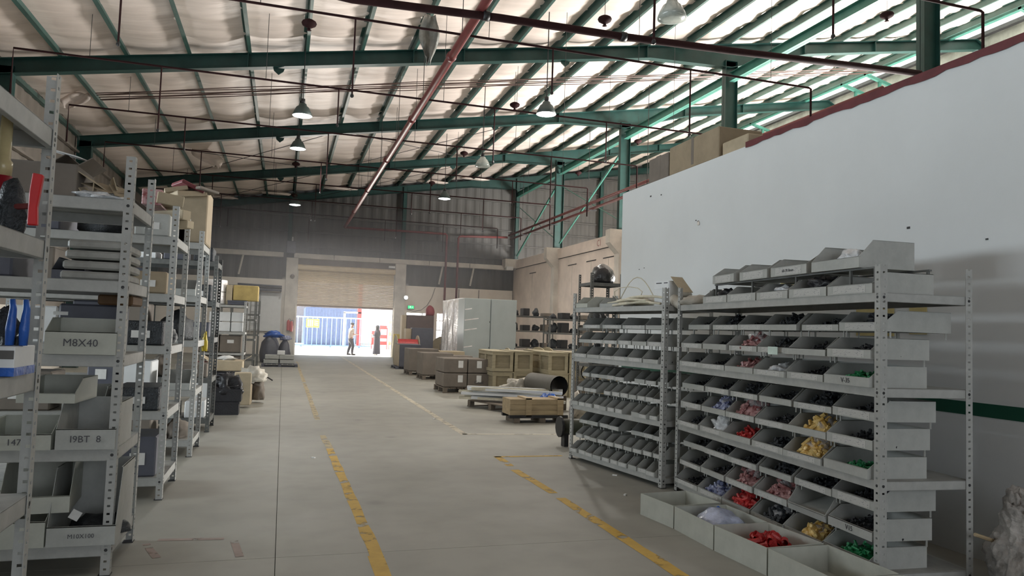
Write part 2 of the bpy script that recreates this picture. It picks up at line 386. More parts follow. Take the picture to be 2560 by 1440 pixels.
def corr_wall(name, axis, at, a0, a1, z0, z1f, m, parent=None, pitch=0.2, amp=0.03, flip=1, z0f=None):
    n = int(abs(a1-a0)/(pitch/2)); vv = []; ff = []; prof = [0, 0, 1, 1]
    for k in range(n+1):
        a = a0+(a1-a0)*k/n; d = at+flip*amp*(1 if (k//2) % 2 else 0)
        zt = z1f(a) if callable(z1f) else z1f; zb = z0f(a) if z0f else z0
        if axis == 'x': vv += [(a, d, zb), (a, d, zt)]
        else: vv += [(d, a, zb), (d, a, zt)]
        if k: ff.append((2*k-2, 2*k, 2*k+1, 2*k-1))
    return MB().add(vv, ff).build(name, m, parent)
# ---- back wall
wall_back = struct(corr_wall('wall_back', 'x', YB, XL, XR, 3.7, lambda x: zr(x)+0.3, CLAD, pitch=0.25))
MB().box(XL, YB+0.12, 0, -0.1, YB+0.14, 9).build('outer_skin', CLAD, wall_back)
MB().box(6.1, YB+0.12, 2.6, XR, YB+0.14, 12).build('outer_skin', CLAD, wall_back)
MB().box(-0.1, YB+0.12, 4.5, 6.1, YB+0.14, 9.5).build('outer_skin', CLAD, wall_back)
for z in (5.45, 6.2, 7.0, 7.75, 8.6, 9.5, 10.4):
    xa = max(XL, (z-8.0)/0.166) if z > 6.9 else XL
    MB().box(xa, YB-0.10, z, XR, YB-0.02, z+0.06).build('girt', CLAD, wall_back)
DX0, DX1 = 0.57, 5.44
def plaster(x0, x1, z0, z1, y0=YB-0.22, nm='plaster_panel', m=PLASTER, par=None): return MB().box(x0, y0, z0, x1, YB-0.03, z1).build(nm, m, par or wall_back)
plaster(XL, 0.0, 0.0, 3.75)
plaster(6.0, 6.1, 0.0, 3.75); plaster(6.1, 11.9, 2.35, 3.75); plaster(6.1, 6.15, 0.9, 2.35); plaster(7.15, 7.75, 0.9, 2.35)
plaster(8.62, 11.9, 0.9, 2.35); plaster(6.1, 11.9, 0.0, 0.9); plaster(6.15, 7.15, 0.9, 1.72)
# door pillars
for x0, x1 in ((0.0, DX0), (DX1, 6.0)):
    o = MB().box(x0, YB-0.45, 0, x1, YB-0.02, 4.85).build('pillar', CONC, wall_back); bevel(o, 0.02)
MB().box(DX0, YB-0.20, 4.47, DX1, YB-0.02, 4.86).build('door_head', CLAD_L, wall_back)
# crane-height concrete beam, in lengths with joints between them
for x0, x1 in ((XL, -3.6), (-3.58, -0.15), (0.35, 2.3), (2.32, 4.6), (4.62, 7.2), (7.22, 9.4), (9.42, 11.7)):
    o = MB().box(x0, YB-0.40, 4.86, x1, YB-0.05, 5.10).build('ledge_beam', CONC, wall_back); bevel(o, 0.015)
MB().box(11.3, YB-0.7, 4.95, 12.0, YB-0.05, 5.45).build('corbel', CONC, wall_back)
for x, l in ((-2.1, 1), (9.6, 1), (7.9, 1)):      # raking props below the beam
    MB().tube([(x-0.12*l, YB-0.3, 3.9), (x+0.05*l, YB-0.3, 4.86)], 0.05, 6).build('prop', CONC, wall_back)
# conduit dropping across the plaster
MB().tube([(8.9, YB-0.24, 3.7), (8.9, YB-0.24, 2.0)], 0.018, 6).build('conduit', CLAD, wall_back)
MB().tube([(10.0, YB-0.24, 3.7), (10.0, YB-0.24, 1.9)], 0.018, 6).build('conduit', CLAD, wall_back)
MB().tube([(7.6, YB-.25, 3.7), (7.45, YB-.25, 3.2), (7.2, YB-.25, 2.75), (6.9, YB-.25, 2.5), (6.5, YB-.25, 2.42), (6.15, YB-.25, 2.5)], 0.013, 5).build('cable', CLAD, wall_back)
# windows of the back wall
win1 = struct(MB().box(6.15, YB-0.16, 1.72, 7.15, YB-0.13, 2.35).build('window_1', PANE))
MB().box(6.15, YB-0.2, 1.70, 7.15, YB-0.1, 1.74).box(6.15, YB-.2, 2.33, 7.15, YB-.1, 2.37).box(6.95, YB-.2, 1.72, 6.99, YB-.1, 2.35).build('window_frame', CONC, win1)
win2 = struct(MB().box(7.75, YB-0.10, 0.9, 8.62, YB-0.08, 2.6).build('window_2', PANE))
for k in range(6):
    MB().box(7.75+k*0.168, YB-0.17, 0.9, 7.775+k*0.168, YB-0.14, 2.55).build('bar', CONC, win2)
for z in (0.95, 1.45, 1.95, 2.52): MB().box(7.75, YB-.18, z, 8.62, YB-.13, z+0.04).build('crossbar', CONC, win2)

# ---- roller shutter (half open): slats, guide rails, drum box, bottom bar
door = struct(MB().box(DX0-0.04, YB-0.30, 0, DX0+0.04, YB-0.20, 4.5).box(DX1-0.04, YB-0.30, 0, DX1+0.04, YB-0.20, 4.5).build('door_1', CONC))
slat_mesh = MB().prism([(YB-0.25, 0.0), (YB-0.285, 0.02), (YB-0.285, 0.055), (YB-0.25, 0.072), (YB-0.235, 0.072), (YB-0.235, 0.0)], 'x', DX0+0.04, DX1-0.04).mesh('slat', SHUT)
zz = 2.52; k = 0
while zz < 4.30:
    link('slat', slat_mesh, door, (0, 0, zz)); zz += 0.076
MB().box(DX0+0.03, YB-0.29, 2.44, DX1-0.03, YB-0.23, 2.52).build('bottom_bar', mat('bar_rust', (0.25, 0.18, 0.13)), door)
MB().tube([(DX0, YB-0.36, 4.40), (DX1, YB-0.36, 4.40)], 0.14, 14).build('drum', SHUT, door)

# ---- left wall (cladding above a low plaster band) with a long daylight opening
wall_left = struct(corr_wall('wall_left', 'y', XL, YF, YB, 3.0, lambda y: zr(XL)+0.3, CLAD_L, pitch=0.3, flip=-1))
MB().box(XL-0.15, YF, 0, XL, YB, 1.75).build('plaster_panel', PLASTER, wall_left)
MB().box(XL-0.15, YF, 2.85, XL, YB, 3.1).build('plaster_panel', CLAD_L, wall_left)
MB().box(XL-0.15, 13.0, 1.75, XL, YB, 2.85).build('plaster_panel', CLAD_L, wall_left)
MB().box(XL-0.15, YF, 1.75, XL, 3.2, 2.85).build('plaster_panel', CLAD_L, wall_left)
for z in (4.2, 5.4, 6.5): MB().box(XL+0.02, YF, z, XL+0.12, YB, z+0.06).build('girt', CLAD_L, wall_left)
# ---- far side of the lean-to bay
wall_right = struct(MB().box(XC, 19.5, 0, XC+0.18, YB, 4.92).build('wall_right', PANELM))
MB().box(XC-0.06, 25.4, 4.95, XC+0.2, 31.9, 5.40).build('coping_beam', PANELM, wall_right)
MB().box(XC-0.06, 32.3, 4.95, XC+0.2, YB-.2, 5.40).build('coping_beam', PANELM, wall_right)
MB().box(XC-0.06, 19.5, 4.95, XC+0.2, 25.0, 5.40).build('coping_beam', PANELM, wall_right)
for y in (25.2, 32.1):
    o = MB().prism([(XC+.2, 0), (XC-0.22, 0), (XC-0.22, 4.55), (XC-0.60, 4.95), (XC-0.60, 5.45), (XC+.2, 5.45)], 'y', y-0.2, y+0.2).build('pillar', CONC, wall_right)
for y0 in (28.1, 30.2, 35.6, 26.4):      # cast grooves in the panels
    MB().box(XC-0.012, y0-0.5, 4.52, XC+.02, y0+0.5, 4.56).build('groove', DARK, wall_right)
    MB().box(XC-0.008, y0-0.012, 3.2, XC+.02, y0+0.012, 4.5).build('groove', CONC, wall_right)
MB().box(XC-0.01, 25.5, 4.92, XC+.02, 38.5, 4.955).build('groove', DARK, wall_right)
text_mesh('C1', 0.38, mat('stencil_red', (0.45, 0.22, 0.2), 0.8), wall_right, (XC-0.065, 27.2, 5.17), (PI/2, 0, -PI/2), 'stencil')
wall_side = struct(corr_wall('wall_side', 'y', XR, YF, YB, 4.3, lambda y: zr(XR)+0.12, mat('stained_sheet', (.30, .30, .27), .8, 0, .3, .8), pitch=0.3))
MB().box(XR, YF, 0, XR+0.15, 10.5, 4.3).build('plaster_panel', PLASTER, wall_side)
MB().box(XR, 23.5, 0, XR+0.15, YB, 4.3).build('plaster_panel', PLASTER, wall_side)
# ---- unseen side behind the camera, opening added for the rear fill
wall_front = struct(MB().box(XL, YF-0.2, 0, -2.0, YF, 5.2).build('wall_front', CLAD))
MB().box(5.2, YF-0.2, 0, XR, YF, 5.2).build('cladding', CLAD, wall_front)
MB().prism([(XL, 5.2), (XR, 5.2), (XR, zr(XR)+.3), (XL, zr(XL)+.3)], 'y', YF-0.2, YF).build('cladding', CLAD, wall_front)

# ---- white partition beside the bin racks
PXW = 4.8
o = MB().box(PXW, YF+2, 0, PXW+0.16, 10.1, 3.64).build('wall_partition', WHITEW); wall_part = struct(o)
MB().box(PXW-0.0035, YF+2, 1.01, PXW+.01, 10.0, 1.105).build('painted_stripe', STRIPE, wall_part)
cv = MB(); rnd = random.Random(4)
ya = -2.0; vv = []; ff = []; n = 90
for k in range(n+1):
    y = -2.0+(6.98+2.0)*k/n; lo = 3.622+0.012*rnd.uniform(-1, 1)
    vv += [(PXW-0.012, y, lo), (PXW-0.012, y, 3.685), (PXW+0.17, y, 3.685)]
    if k: a = 3*k-3; ff += [(a, a+1, a+4, a+3), (a+1, a+2, a+5, a+4)]
cv.add(vv, ff).build('coping', MAROON, wall_part)
for y, z, s in ((7.95, 2.93, .018), (8.0, 2.95, .012), (4.05, 2.28, .012), (4.75, 2.45, .018), (5.0, 2.30, .008), (9.2, 3.45, .02), (8.9, 3.42, .015), (9.5, 2.45, .01), (9.35, 2.46, .01)):
    MB().cbox((PXW-0.002, y, z), (0.006, s*1.6, s)).build('plug_hole', DARK, wall_part)
for k, (y, z) in enumerate(((7.95, 2.93),)):
    bag('plaster_chip', None, None, (PXW-0.01, y-0.02, z-0.05), 0.02, 0.05, 0.05, PLASTER, 3, parent=wall_part, sub=2)

# thin haze volume added to imitate glare around the open shutter
hz = bpy.data.materials.new('glare_haze'); hz.use_nodes = True; _N = hz.node_tree.nodes; _N.clear()
_o = _N.new('ShaderNodeOutputMaterial'); _v = _N.new('ShaderNodeVolumeScatter'); _v.inputs['Density'].default_value = 0.009; _v.inputs['Anisotropy'].default_value = 0.45
_v.inputs['Color'].default_value = (0.92, 0.93, 1.0, 1); hz.node_tree.links.new(_v.outputs[0], _o.inputs['Volume'])
o = MB().box(XL+.6, 20, 0.01, XC-.7, YB-.8, 4.8).build('haze', hz); tag(o, 'thin added haze imitating glare in front of the open shutter', 'haze', None, 'stuff')

# ================================================================== FRAMES
def isec(poly_top, depth_f, y, m_web, parent, name):
    """I-shaped rafter following points (x, ztop) with depth function"""
    mb = MB(); fw = 0.11
    for i in range(len(poly_top)-1):
        (x0, z0), (x1, z1) = poly_top[i], poly_top[i+1]; d0, d1 = depth_f(x0), depth_f(x1)
        mb.prism([(x0, z0-d0), (x1, z1-d1), (x1, z1), (x0, z0)], 'y', y-0.006, y+0.006)
        mb.prism([(x0, z0-0.014), (x1, z1-0.014), (x1, z1), (x0, z0)], 'y', y-fw, y+fw)
        mb.prism([(x0, z0-d0), (x1, z1-d1), (x1, z1-d1+0.014), (x0, z0-d0+0.014)], 'y', y-fw, y+fw)
    return mb.build(name, m_web, parent)
def dep(x):
    if abs(x-XC) < 2.6: return 0.36+0.34*(1-abs(x-XC)/2.6)**1.0
    return 0.35
FR_LAB = {4.5: 'green steel portal frame nearest the camera, above the bin racks', 11.4: 'green steel portal frame just ahead of the partition end with thick column',
          18.3: 'green steel portal frame second from front, crossing the upper third', 25.2: 'green steel portal frame in mid hall, rafter above three lit lamps',
          32.1: 'green steel portal frame next before the back wall', 38.6: 'dark green steel end frame against the grey back wall'}
for y in FR:
    t = thing('portal_frame', FR_LAB[y], 'steel frame', (XL, y, 0)); t.rotation_euler = (0, 0, 0)
    off = Vector((-XL, -y, 0))
    pts = [(XL+0.1, zr(XL+0.1)), (-3, zr(-3)), (2, zr(2)), (7, zr(7)), (XC-2.6, zr(XC-2.6)), (XC, zr(XC)), (XC+2.6, zr(XC+2.6)), (17, zr(17)), (21.2, zr(21.2)), (XR, zr(XR)-0.22)]
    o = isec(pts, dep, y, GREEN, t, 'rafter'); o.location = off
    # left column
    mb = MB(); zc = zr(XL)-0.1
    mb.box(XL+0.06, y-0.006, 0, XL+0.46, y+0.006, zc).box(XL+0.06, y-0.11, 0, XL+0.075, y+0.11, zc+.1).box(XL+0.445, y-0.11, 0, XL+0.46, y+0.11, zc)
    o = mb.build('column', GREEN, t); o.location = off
    if y < 38:
        mb = MB(); zt = zr(XC)-0.5
        mb.box(XC-0.20, y-0.006, 0, XC+0.20, y+0.006, zt).box(XC-0.20, y-0.10, 0, XC-0.185, y+0.10, zt).box(XC+0.185, y-0.10, 0, XC+0.20, y+0.10, zt)
        mb.box(XC-.2, y-.1, zt-.012, XC+.2, y+.1, zt)
        o = mb.build('column', GREEN, t); o.location = off
    else:
        for x in (0.1, 5.8, XC, 17):
            mb = MB(); b0 = 5.1 if x < 7 else (5.4 if x < 13 else 0)
            mb.box(x-0.10, y-0.09, b0, x-0.088, y+.09, zr(x)-.1).box(x+0.088, y-0.09, b0, x+0.1, y+.09, zr(x)-.1).box(x-.1, y-.005, b0, x+.1, y+.005, zr(x)-.1)
            mb.box(x-.1, y-.09, b0, x+.1, y-.075, zr(x)-.1)
            o = mb.build('column', GREEN, t); o.location = off
    if y < 38:
        for x in (-0.4, 6.9):
            z = zr(x)-0.36
            o = MB().prism([(x-0.13, z), (x+0.13, z), (x+0.11, z-0.07), (x, z-0.16), (x-0.11, z-0.07)], 'y', y-0.02, y+0.02).build('gusset_plate', GREEN, t); o.location = off
        for x in (-1.1, 2.8, 4.1, 9.3, 14.5, 17.1):
            o = MB().box(x-0.012, y-0.11, zr(x)-0.34, x+0.012, y-0.004, zr(x)-0.02).build('stiffener', GREEN, t); o.location = off
# tie beam along the interior column line, and wall bracing
t = thing('tie_beam', 'pale green steel tie beam running along the tops of right columns', 'steel beam', (XC, FR[0], 8.9))
for a, b in zip(FR[:-1], FR[1:]):
    mb = MB(); mb.box(-0.006, a-FR[0]+.1, 0, 0.006, b-FR[0]-.1, 0.26).box(-0.09, a-FR[0]+.1, 0, 0.09, b-FR[0]-.1, 0.012).box(-.09, a-FR[0]+.1, .248, .09, b-FR[0]-.1, .26)
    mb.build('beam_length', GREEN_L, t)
def brace(y0, y1, r1, r2, lab):
    t = thing('cross_brace', lab, 'steel brace', (XC, y0, 5.42))
    d = y1-y0
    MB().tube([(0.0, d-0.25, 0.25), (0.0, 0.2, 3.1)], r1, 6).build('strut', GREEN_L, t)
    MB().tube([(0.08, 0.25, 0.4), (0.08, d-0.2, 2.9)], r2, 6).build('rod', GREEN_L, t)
brace(32.1, 38.6, 0.06, 0.018, 'green cross bracing between the back wall and the next column')
brace(25.2, 32.1, 0.05, 0.018, 'pale green cross bracing between the second and third columns from back')
for k, y in enumerate((13.5, 15.8, 21.8, 23.0, 28.8)):
    t = thing('monitor_bracket', ['pale green bracket by the skylight edge, top right corner', 'pale green bracket at skylight edge, second from the right', 'pale green bracket at skylight edge, third from the right',
              'pale green bracket at skylight edge near the boxed wall top', 'pale green bracket at skylight edge farthest away'][k], 'bracket', (20.0, y, zr(20)))
    MB().prism([(0, 0), (1.4, -0.35), (1.4, -0.24), (0, 0.11)], 'y', -0.05, 0.05).build('arm', GREEN_L, t)
    MB().box(0.62, -0.04, -1.1, 0.72, 0.04, -0.05).build('post', GREEN_L, t)
# roof bracing rods (thin crossed rods under the foil)
for k, (ya, yb) in enumerate(((25.2, 32.1), (32.1, 38.6))):
    for j, xa in enumerate((-5.0, 1.5)):
        t = thing('roof_brace', ['thin crossed roof rods over the third bay, left part', 'thin crossed roof rods over the third bay, middle part',
                  'thin crossed roof rods over the last bay, left part', 'thin crossed roof rods over the last bay, middle part'][k*2+j], 'steel brace', (xa, ya, zr(xa)))
        d = 6.5
        MB().tube([(0, 0.1, -0.2), (d, yb-ya-.1, d*.166-0.2)], 0.012, 5).build('rod', WIRE, t)
        MB().tube([(d, 0.1, d*.166-0.22), (0, yb-ya-.1, -0.22)], 0.012, 5).build('rod', WIRE, t)

# ================================================================== PIPES UNDER THE ROOF
def pipe(name, label, cat, pts, r, m, n=10, group=None, collars=(), extra=None):
    t = thing(name, label, cat, pts[0], 0, group); o0 = Vector(pts[0])
    MB().tube([Vector(p)-o0 for p in pts], r, n).build('pipe_run', m, t, smooth=True)
    for c, ax in collars:
        c = Vector(c)-o0; a = Vector(ax)*0.05
        MB().tube([c-a, c+a], r*1.28, n).build('collar', DARK if m is DRED else m, t, smooth=True)
    return t, o0
mt, mo = pipe('fire_main_pipe', 'thick red fire main running the length of hall overhead', 'pipe', [(2.72, -7, 6.55), (2.75, 38.2, 6.55)], 0.075, REDP, 12,
     collars=[((2.73, y, 6.55), (0, 1, 0)) for y in (13.2, 17.6, 22.2, 27.5, 33)])
for y in (9.6, 12.4, 16.2, 20.0, 23.8, 27.6, 31.4, 35.2):
    MB().tube([(0.02, y+7, 0.07), (0.02, y+7, zr(2.74)-6.55)], 0.008, 5).build('hanger_rod', WIRE, mt)
pipe('cross_main_pipe', 'thick dark red pipe crossing the hall overhead near the camera', 'pipe',
     [on_y(600, -70, 11.0), on_y(880, -2, 11.0), on_y(1250, 45, 11.0), on_y(1560, 92, 11.0), on_y(1850, 130, 11.0), on_y(2300, 184, 11.0)], 0.062, DRED, 10,
     collars=[(on_y(1558, 92, 11.0), (1, 0, 0)), (on_y(1215, 40, 11.0), (1, 0, 0))])
pipe('wall_feed_pipe', 'red pipe along the back wall bending down at its right end', 'pipe',
     [(2.75, 38.35, 6.55), (8.0, 38.35, 6.57), (8.06, 38.35, 6.5), (8.06, 38.35, 1.2)], 0.06, REDP, 8)
pipe('riser_pipe', 'red riser pipe on back wall, right one of the pair', 'pipe',
     [(11.4, 38.3, 6.62), (8.75, 38.3, 6.5), (8.68, 38.3, 6.4), (8.68, 38.3, 1.2)], 0.06, REDP, 8)
for k, (z, dx) in enumerate(((6.72, 0.0), (6.52, 0.10))):
    t, o0 = pipe('side_pipe', ['upper red pipe of the pair running above right wall', 'lower red pipe of the pair running above right wall'][k], 'pipe',
         [(11.45+dx, 38.2, z), (11.45+dx, 12.0, z)], 0.055, REDP, 8)
    if k == 0:
        for y in (35.5, 31.4, 27.0, 22.0):
            MB().box(-0.15, y-38.2-.02, -0.30, 0.25, y-38.2+.02, -0.26).build('hanger_bar', DARK, t)
            MB().tube([(-0.12, y-38.2, -0.3), (-0.12, y-38.2, zr(11.4)-z)], 0.012, 5).build('hanger_rod', WIRE, t)
# sprinkler branch lines: every one a thin pipe right across, ends turned down, with drops
BR = [(8.45, 'nearest the camera'), (12.3, 'second from the camera'), (16.15, 'third from the camera'), (20.0, 'fourth from the camera'), (23.8, 'fifth from the camera'), (27.6, 'sixth from the camera'),
      (31.4, 'seventh, before the last frame'), (35.2, 'eighth, before the back wall')]
for bi, (y, wh) in enumerate(BR):
    x0 = -5.2
    t = thing('branch_pipe', 'thin dark sprinkler branch pipe crossing the hall, '+wh, 'pipe', (x0, y, 6.62), 0, 'sprinkler branch pipes')
    MB().tube([(0, 0, -0.9), (0, 0, 0), (15.1, 0, 0), (15.15, 0, -0.02), (15.15, 0, -1.0)], 0.022, 7).build('pipe_run', DRED, t, smooth=True)
    for j, dx in enumerate((2.6, 6.1, 9.6, 12.4)):
        if bi == 0 and j == 0: dx = 4.0
        ln = [1.25, 0.95, 1.3, 0.8][(j+bi) % 4]
        s_ = MB().tube([(dx, 0, 0), (dx, 0, -ln)], 0.016, 6).build('drop_pipe', DRED, t)
        MB().lathe([(0.001, -ln-0.05), (0.03, -ln-0.03), (0.03, -ln), (0.012, -ln+0.03)], 8, (dx, 0, 0)).build('sprinkler_head', DARK, s_)
    for dx in (1.3, 4.6, 8.4, 11.3, 14.2):
        MB().tube([(dx, 0, 0.02), (dx, 0, zr(x0+dx)-6.62+0.1)], 0.006, 4).build('hanger_rod', WIRE, t)
# conduit bundle under the foil between the second and third frames
for k in range(6):
    y = 20.2+k*0.13
    pts = [(x, y+0.02*math.sin(x*0.9+k), zr(x)-0.22-0.02*math.sin(x*1.3+k*2)) for x in [-4.7+j*1.3 for j in range(20)]]
    t, _o = pipe('conduit', f'thin brown conduit under the mid roof, {ORD[k]} from the camera in its bundle', 'conduit', pts, 0.013, BROWN, 5, group='brown conduits under the roof')

# ---- high-bay lamps
LAMPH = mat('lamp_housing', (0.06, 0.085, 0.08), 0.5)
def lamp(lit):
    t = thing('bay_lamp', '', 'lamp')
    MB().lathe([(0.05, 0.30), (0.085, 0.29), (0.10, 0.24), (0.15, 0.20), (0.20, 0.10), (0.235, 0.0), (0.228, 0.0), (0.19, 0.09), (0.14, 0.185), (0.001, 0.2)], 20).build('reflector', (LAMPH if lit else GLASSD), t, smooth=True)
    MB().lathe([(0.001, -0.035), (0.13, -0.025), (0.228, 0.0), (0.226, 0.008), (0.001, 0.012)], 20).build('lens', GLOW if lit else GLASSD, t, smooth=True)
    MB().lathe([(0.001, 0.42), (0.05, 0.41), (0.055, 0.30), (0.001, 0.29)], 12).build('ballast', DARK, t, smooth=True)
    MB().tube([(0, 0, 0.4), (0, 0, 1.5)], 0.012, 6).build('stem', DARK, t)
    return t
L1 = lamp(True); L2 = lamp(False)
LS = [(0.19, 18.2, 6.5, 1, 'lit bay lamp on left row, nearest and largest of the lit ones'), (0.16, 23.0, 6.8, 1, 'lit bay lamp on left row just below the mid frame rafter'),
      (0.22, 32.0, 6.5, 1, 'lit bay lamp hanging before the back wall on the left'), (5.6, 16.0, 6.58, 1, 'lit bay lamp in the right row under the second rafter'),
      (5.65, 27.6, 6.5, 1, 'lit bay lamp hanging before the back wall on the right'), (5.62, 10.2, 6.52, 0, 'unlit glass bay lamp at top of the view'), (5.56, 21.6, 6.5, 0, 'unlit glass bay lamp in mid hall beside the lit right one')]
f1 = f2 = True
for x, y, z, lit, lab in LS:
    src = L1 if lit else L2
    if lit and f1 or (not lit and f2):
        src.location = (x, y, z); src['label'] = lab; o = src
        if lit: f1 = False
        else: f2 = False
    else: o = dup(src, (x, y, z), label=lab)
    if zr(x)-z > 1.5: MB().tube([(0, 0, 1.49), (0, 0, zr(x)-z+.05)], .012, 6).build('stem_extension', DARK, o)
    if lit:
        ld = bpy.data.lights.new('lamp_light', 'SPOT'); ld.energy = 130; ld.spot_size = math.radians(168); ld.spot_blend = 0.35; ld.shadow_soft_size = 0.12; ld.color = (1.0, 0.97, 0.9)
        lo = bpy.data.objects.new('lamp_light', ld); col.objects.link(lo); lo.parent = o; lo.location = (0, 0, -0.15)
# ---- hanging extinguisher domes
def dome():
    t = thing('ceiling_extinguisher', '', 'extinguisher')
    MB().lathe([(0.001, 0.07), (0.07, 0.065), (0.13, 0.03), (0.145, 0.0), (0.13, -0.04), (0.06, -0.085), (0.03, -0.09), (0.03, -0.13), (0.05, -0.14), (0.001, -0.145)], 14).build('canister', DRED, t, smooth=True)
    MB().tube([(0, 0, 0.06), (0, 0, 0.95)], 0.006, 5).build('hanger_rod', WIRE, t); return t
D0 = dome()
DS = [(773, 58, 7.3, 'dark red dome extinguisher hanging high at left of the lamps'), (1512, 48, 7.9, 'dark red dome extinguisher beside the big unlit lamp'), (2217, 37, 8.6, 'dark red dome extinguisher near the thick right column'),
      (1287, 262, 7.9, 'dark red dome extinguisher left of the lit right lamp'), (740, 410, 7.3, 'dark red dome extinguisher below the second lit left lamp'), (1160, 383, 7.9, 'red dome extinguisher over the third rafter'),
      (1080, 457, 7.9, 'red dome extinguisher close to the back frame'), (736, 488, 7.2, 'red dome extinguisher just above the farthest left lamp'), (1446, 432, 8.6, 'red dome extinguisher right of the back column'), (1595, 353, 8.8, 'red dome extinguisher right of the mid column')]
for k, (px, py, z, lab) in enumerate(DS):
    p = on_z(px, py, z)
    if k == 0: D0.location = p; D0['label'] = lab
    else: dup(D0, p, label=lab)
# ---- hanging torn sheets
def hang(px, py, y0):
    y = y0
    for _ in range(60):
        p = on_y(px, py, y)
        if p.z > zr(p.x)+.16: break
        y += .2
    return on_y(px, py, y)
def rag(label, p0, wd, ln, y, m, seed, tilt=0.0, cat='sheet', name='hanging_sheet'):
    nx, nz = 6, 12; vv = []; ff = []
    for j in range(nz+1):
        t = j/nz; ww = wd*(0.55+0.6*math.sin(PI*min(1, t*1.1))*0.9)*(1-0.5*t**4)
        for i in range(nx+1):
            s_ = i/nx-0.5; n1 = noise.noise(Vector((s_*3, t*4, seed)))
            vv.append((s_*ww+tilt*t, 0.10*n1+0.06*math.sin(s_*9+t*3), -t*ln-(0.15*n1 if j == nz else 0)))
    for j in range(nz):
        for i in range(nx): a = j*(nx+1)+i; ff.append((a, a+1, a+nx+2, a+nx+1))
    o = MB().add(vv, ff).build(name, m, None, smooth=True, loc=p0); solid(o, 0.004); return tag(o, label, cat)
rag('torn grey plastic sheet hanging from the roof over the centre', on_y(1075, 38, 14.5), 0.38, 0.98, 0, mat('old_plastic_sheet', (0.22, 0.22, 0.20), 0.4, 0, .2, 5, .4), 2.0)
rag('torn silver foil flap hanging in the left corner of roof', hang(205, 232, 15), 0.6, 0.45, 0, FOIL, 5.0, -0.3, 'foil flap', 'foil_flap')
rag('grey torn foil flap hanging at left by the third rafter', hang(500, 372, 22), 0.9, 0.6, 0, FOIL, 8.0, 0.6, 'foil flap', 'foil_flap')
rag('white sheet caught on the right mid column above the boxes', on_y(1795, 322, 24.0), 0.55, 0.65, 0, WHITE, 11.0, 0.2, 'sheet', 'hanging_sheet')
# tattered foil ends tucked along the back wall
for k, px in enumerate((560, 690, 850, 1080, 1185)):
    p = on_y(px, 472-0.05*(px-600), 38.2)
    bag('foil_scrap', ['crumpled foil end at the eaves above the far left racks', 'crumpled foil end above the left lamp on back wall', 'crumpled foil end above the shutter, left of the fire main',
        'crumpled foil end above back wall, right of the fire main', 'crumpled foil end below the unlit mid lamp at back'][k], 'foil scrap', (p.x, 38.2, zr(p.x)-0.02), 1.6, 0.4, 0.16, FOIL, k, 0.35)

# ================================================================== RACKS
PF, PP, HW, HH = 0.05, 0.0455, 0.017, 0.012
def post_mesh(H, sx, sy, m):
    vv = []; ff = []
    def flange(axis):
        def P(a, z): return (a*sx, 0, z) if axis == 'x' else (0, a*sy, z)
        def quad(a0, a1, z0, z1):
            o = len(vv); vv.extend([P(a0, z0), P(a1, z0), P(a1, z1), P(a0, z1)]); ff.append((o, o+1, o+2, o+3))
        z = 0; c0, c1 = (PF-HW)/2, (PF+HW)/2
        while z < H-0.001:
            zt = min(H, z+PP-HH); quad(0, PF, z, zt); z = zt
            if z >= H-0.001: break
            zt = min(H, z+HH); quad(0, c0, z, zt); quad(c1, PF, z, zt); z = zt
    flange('x'); flange('y')
    t = 0.0025
    # give the sheet real thickness (inward copies plus rims come from the solidify modifier)
    return MB().add(vv, ff).mesh('post', m)
POSTS = {}
BOLT = MB().lathe([(0.001, -0.006), (0.009, -0.006), (0.010, 0.0), (0.001, 0.001)], 6, m=Matrix.Rotation(PI/2, 4, 'X')).mesh('bolt', DARK)
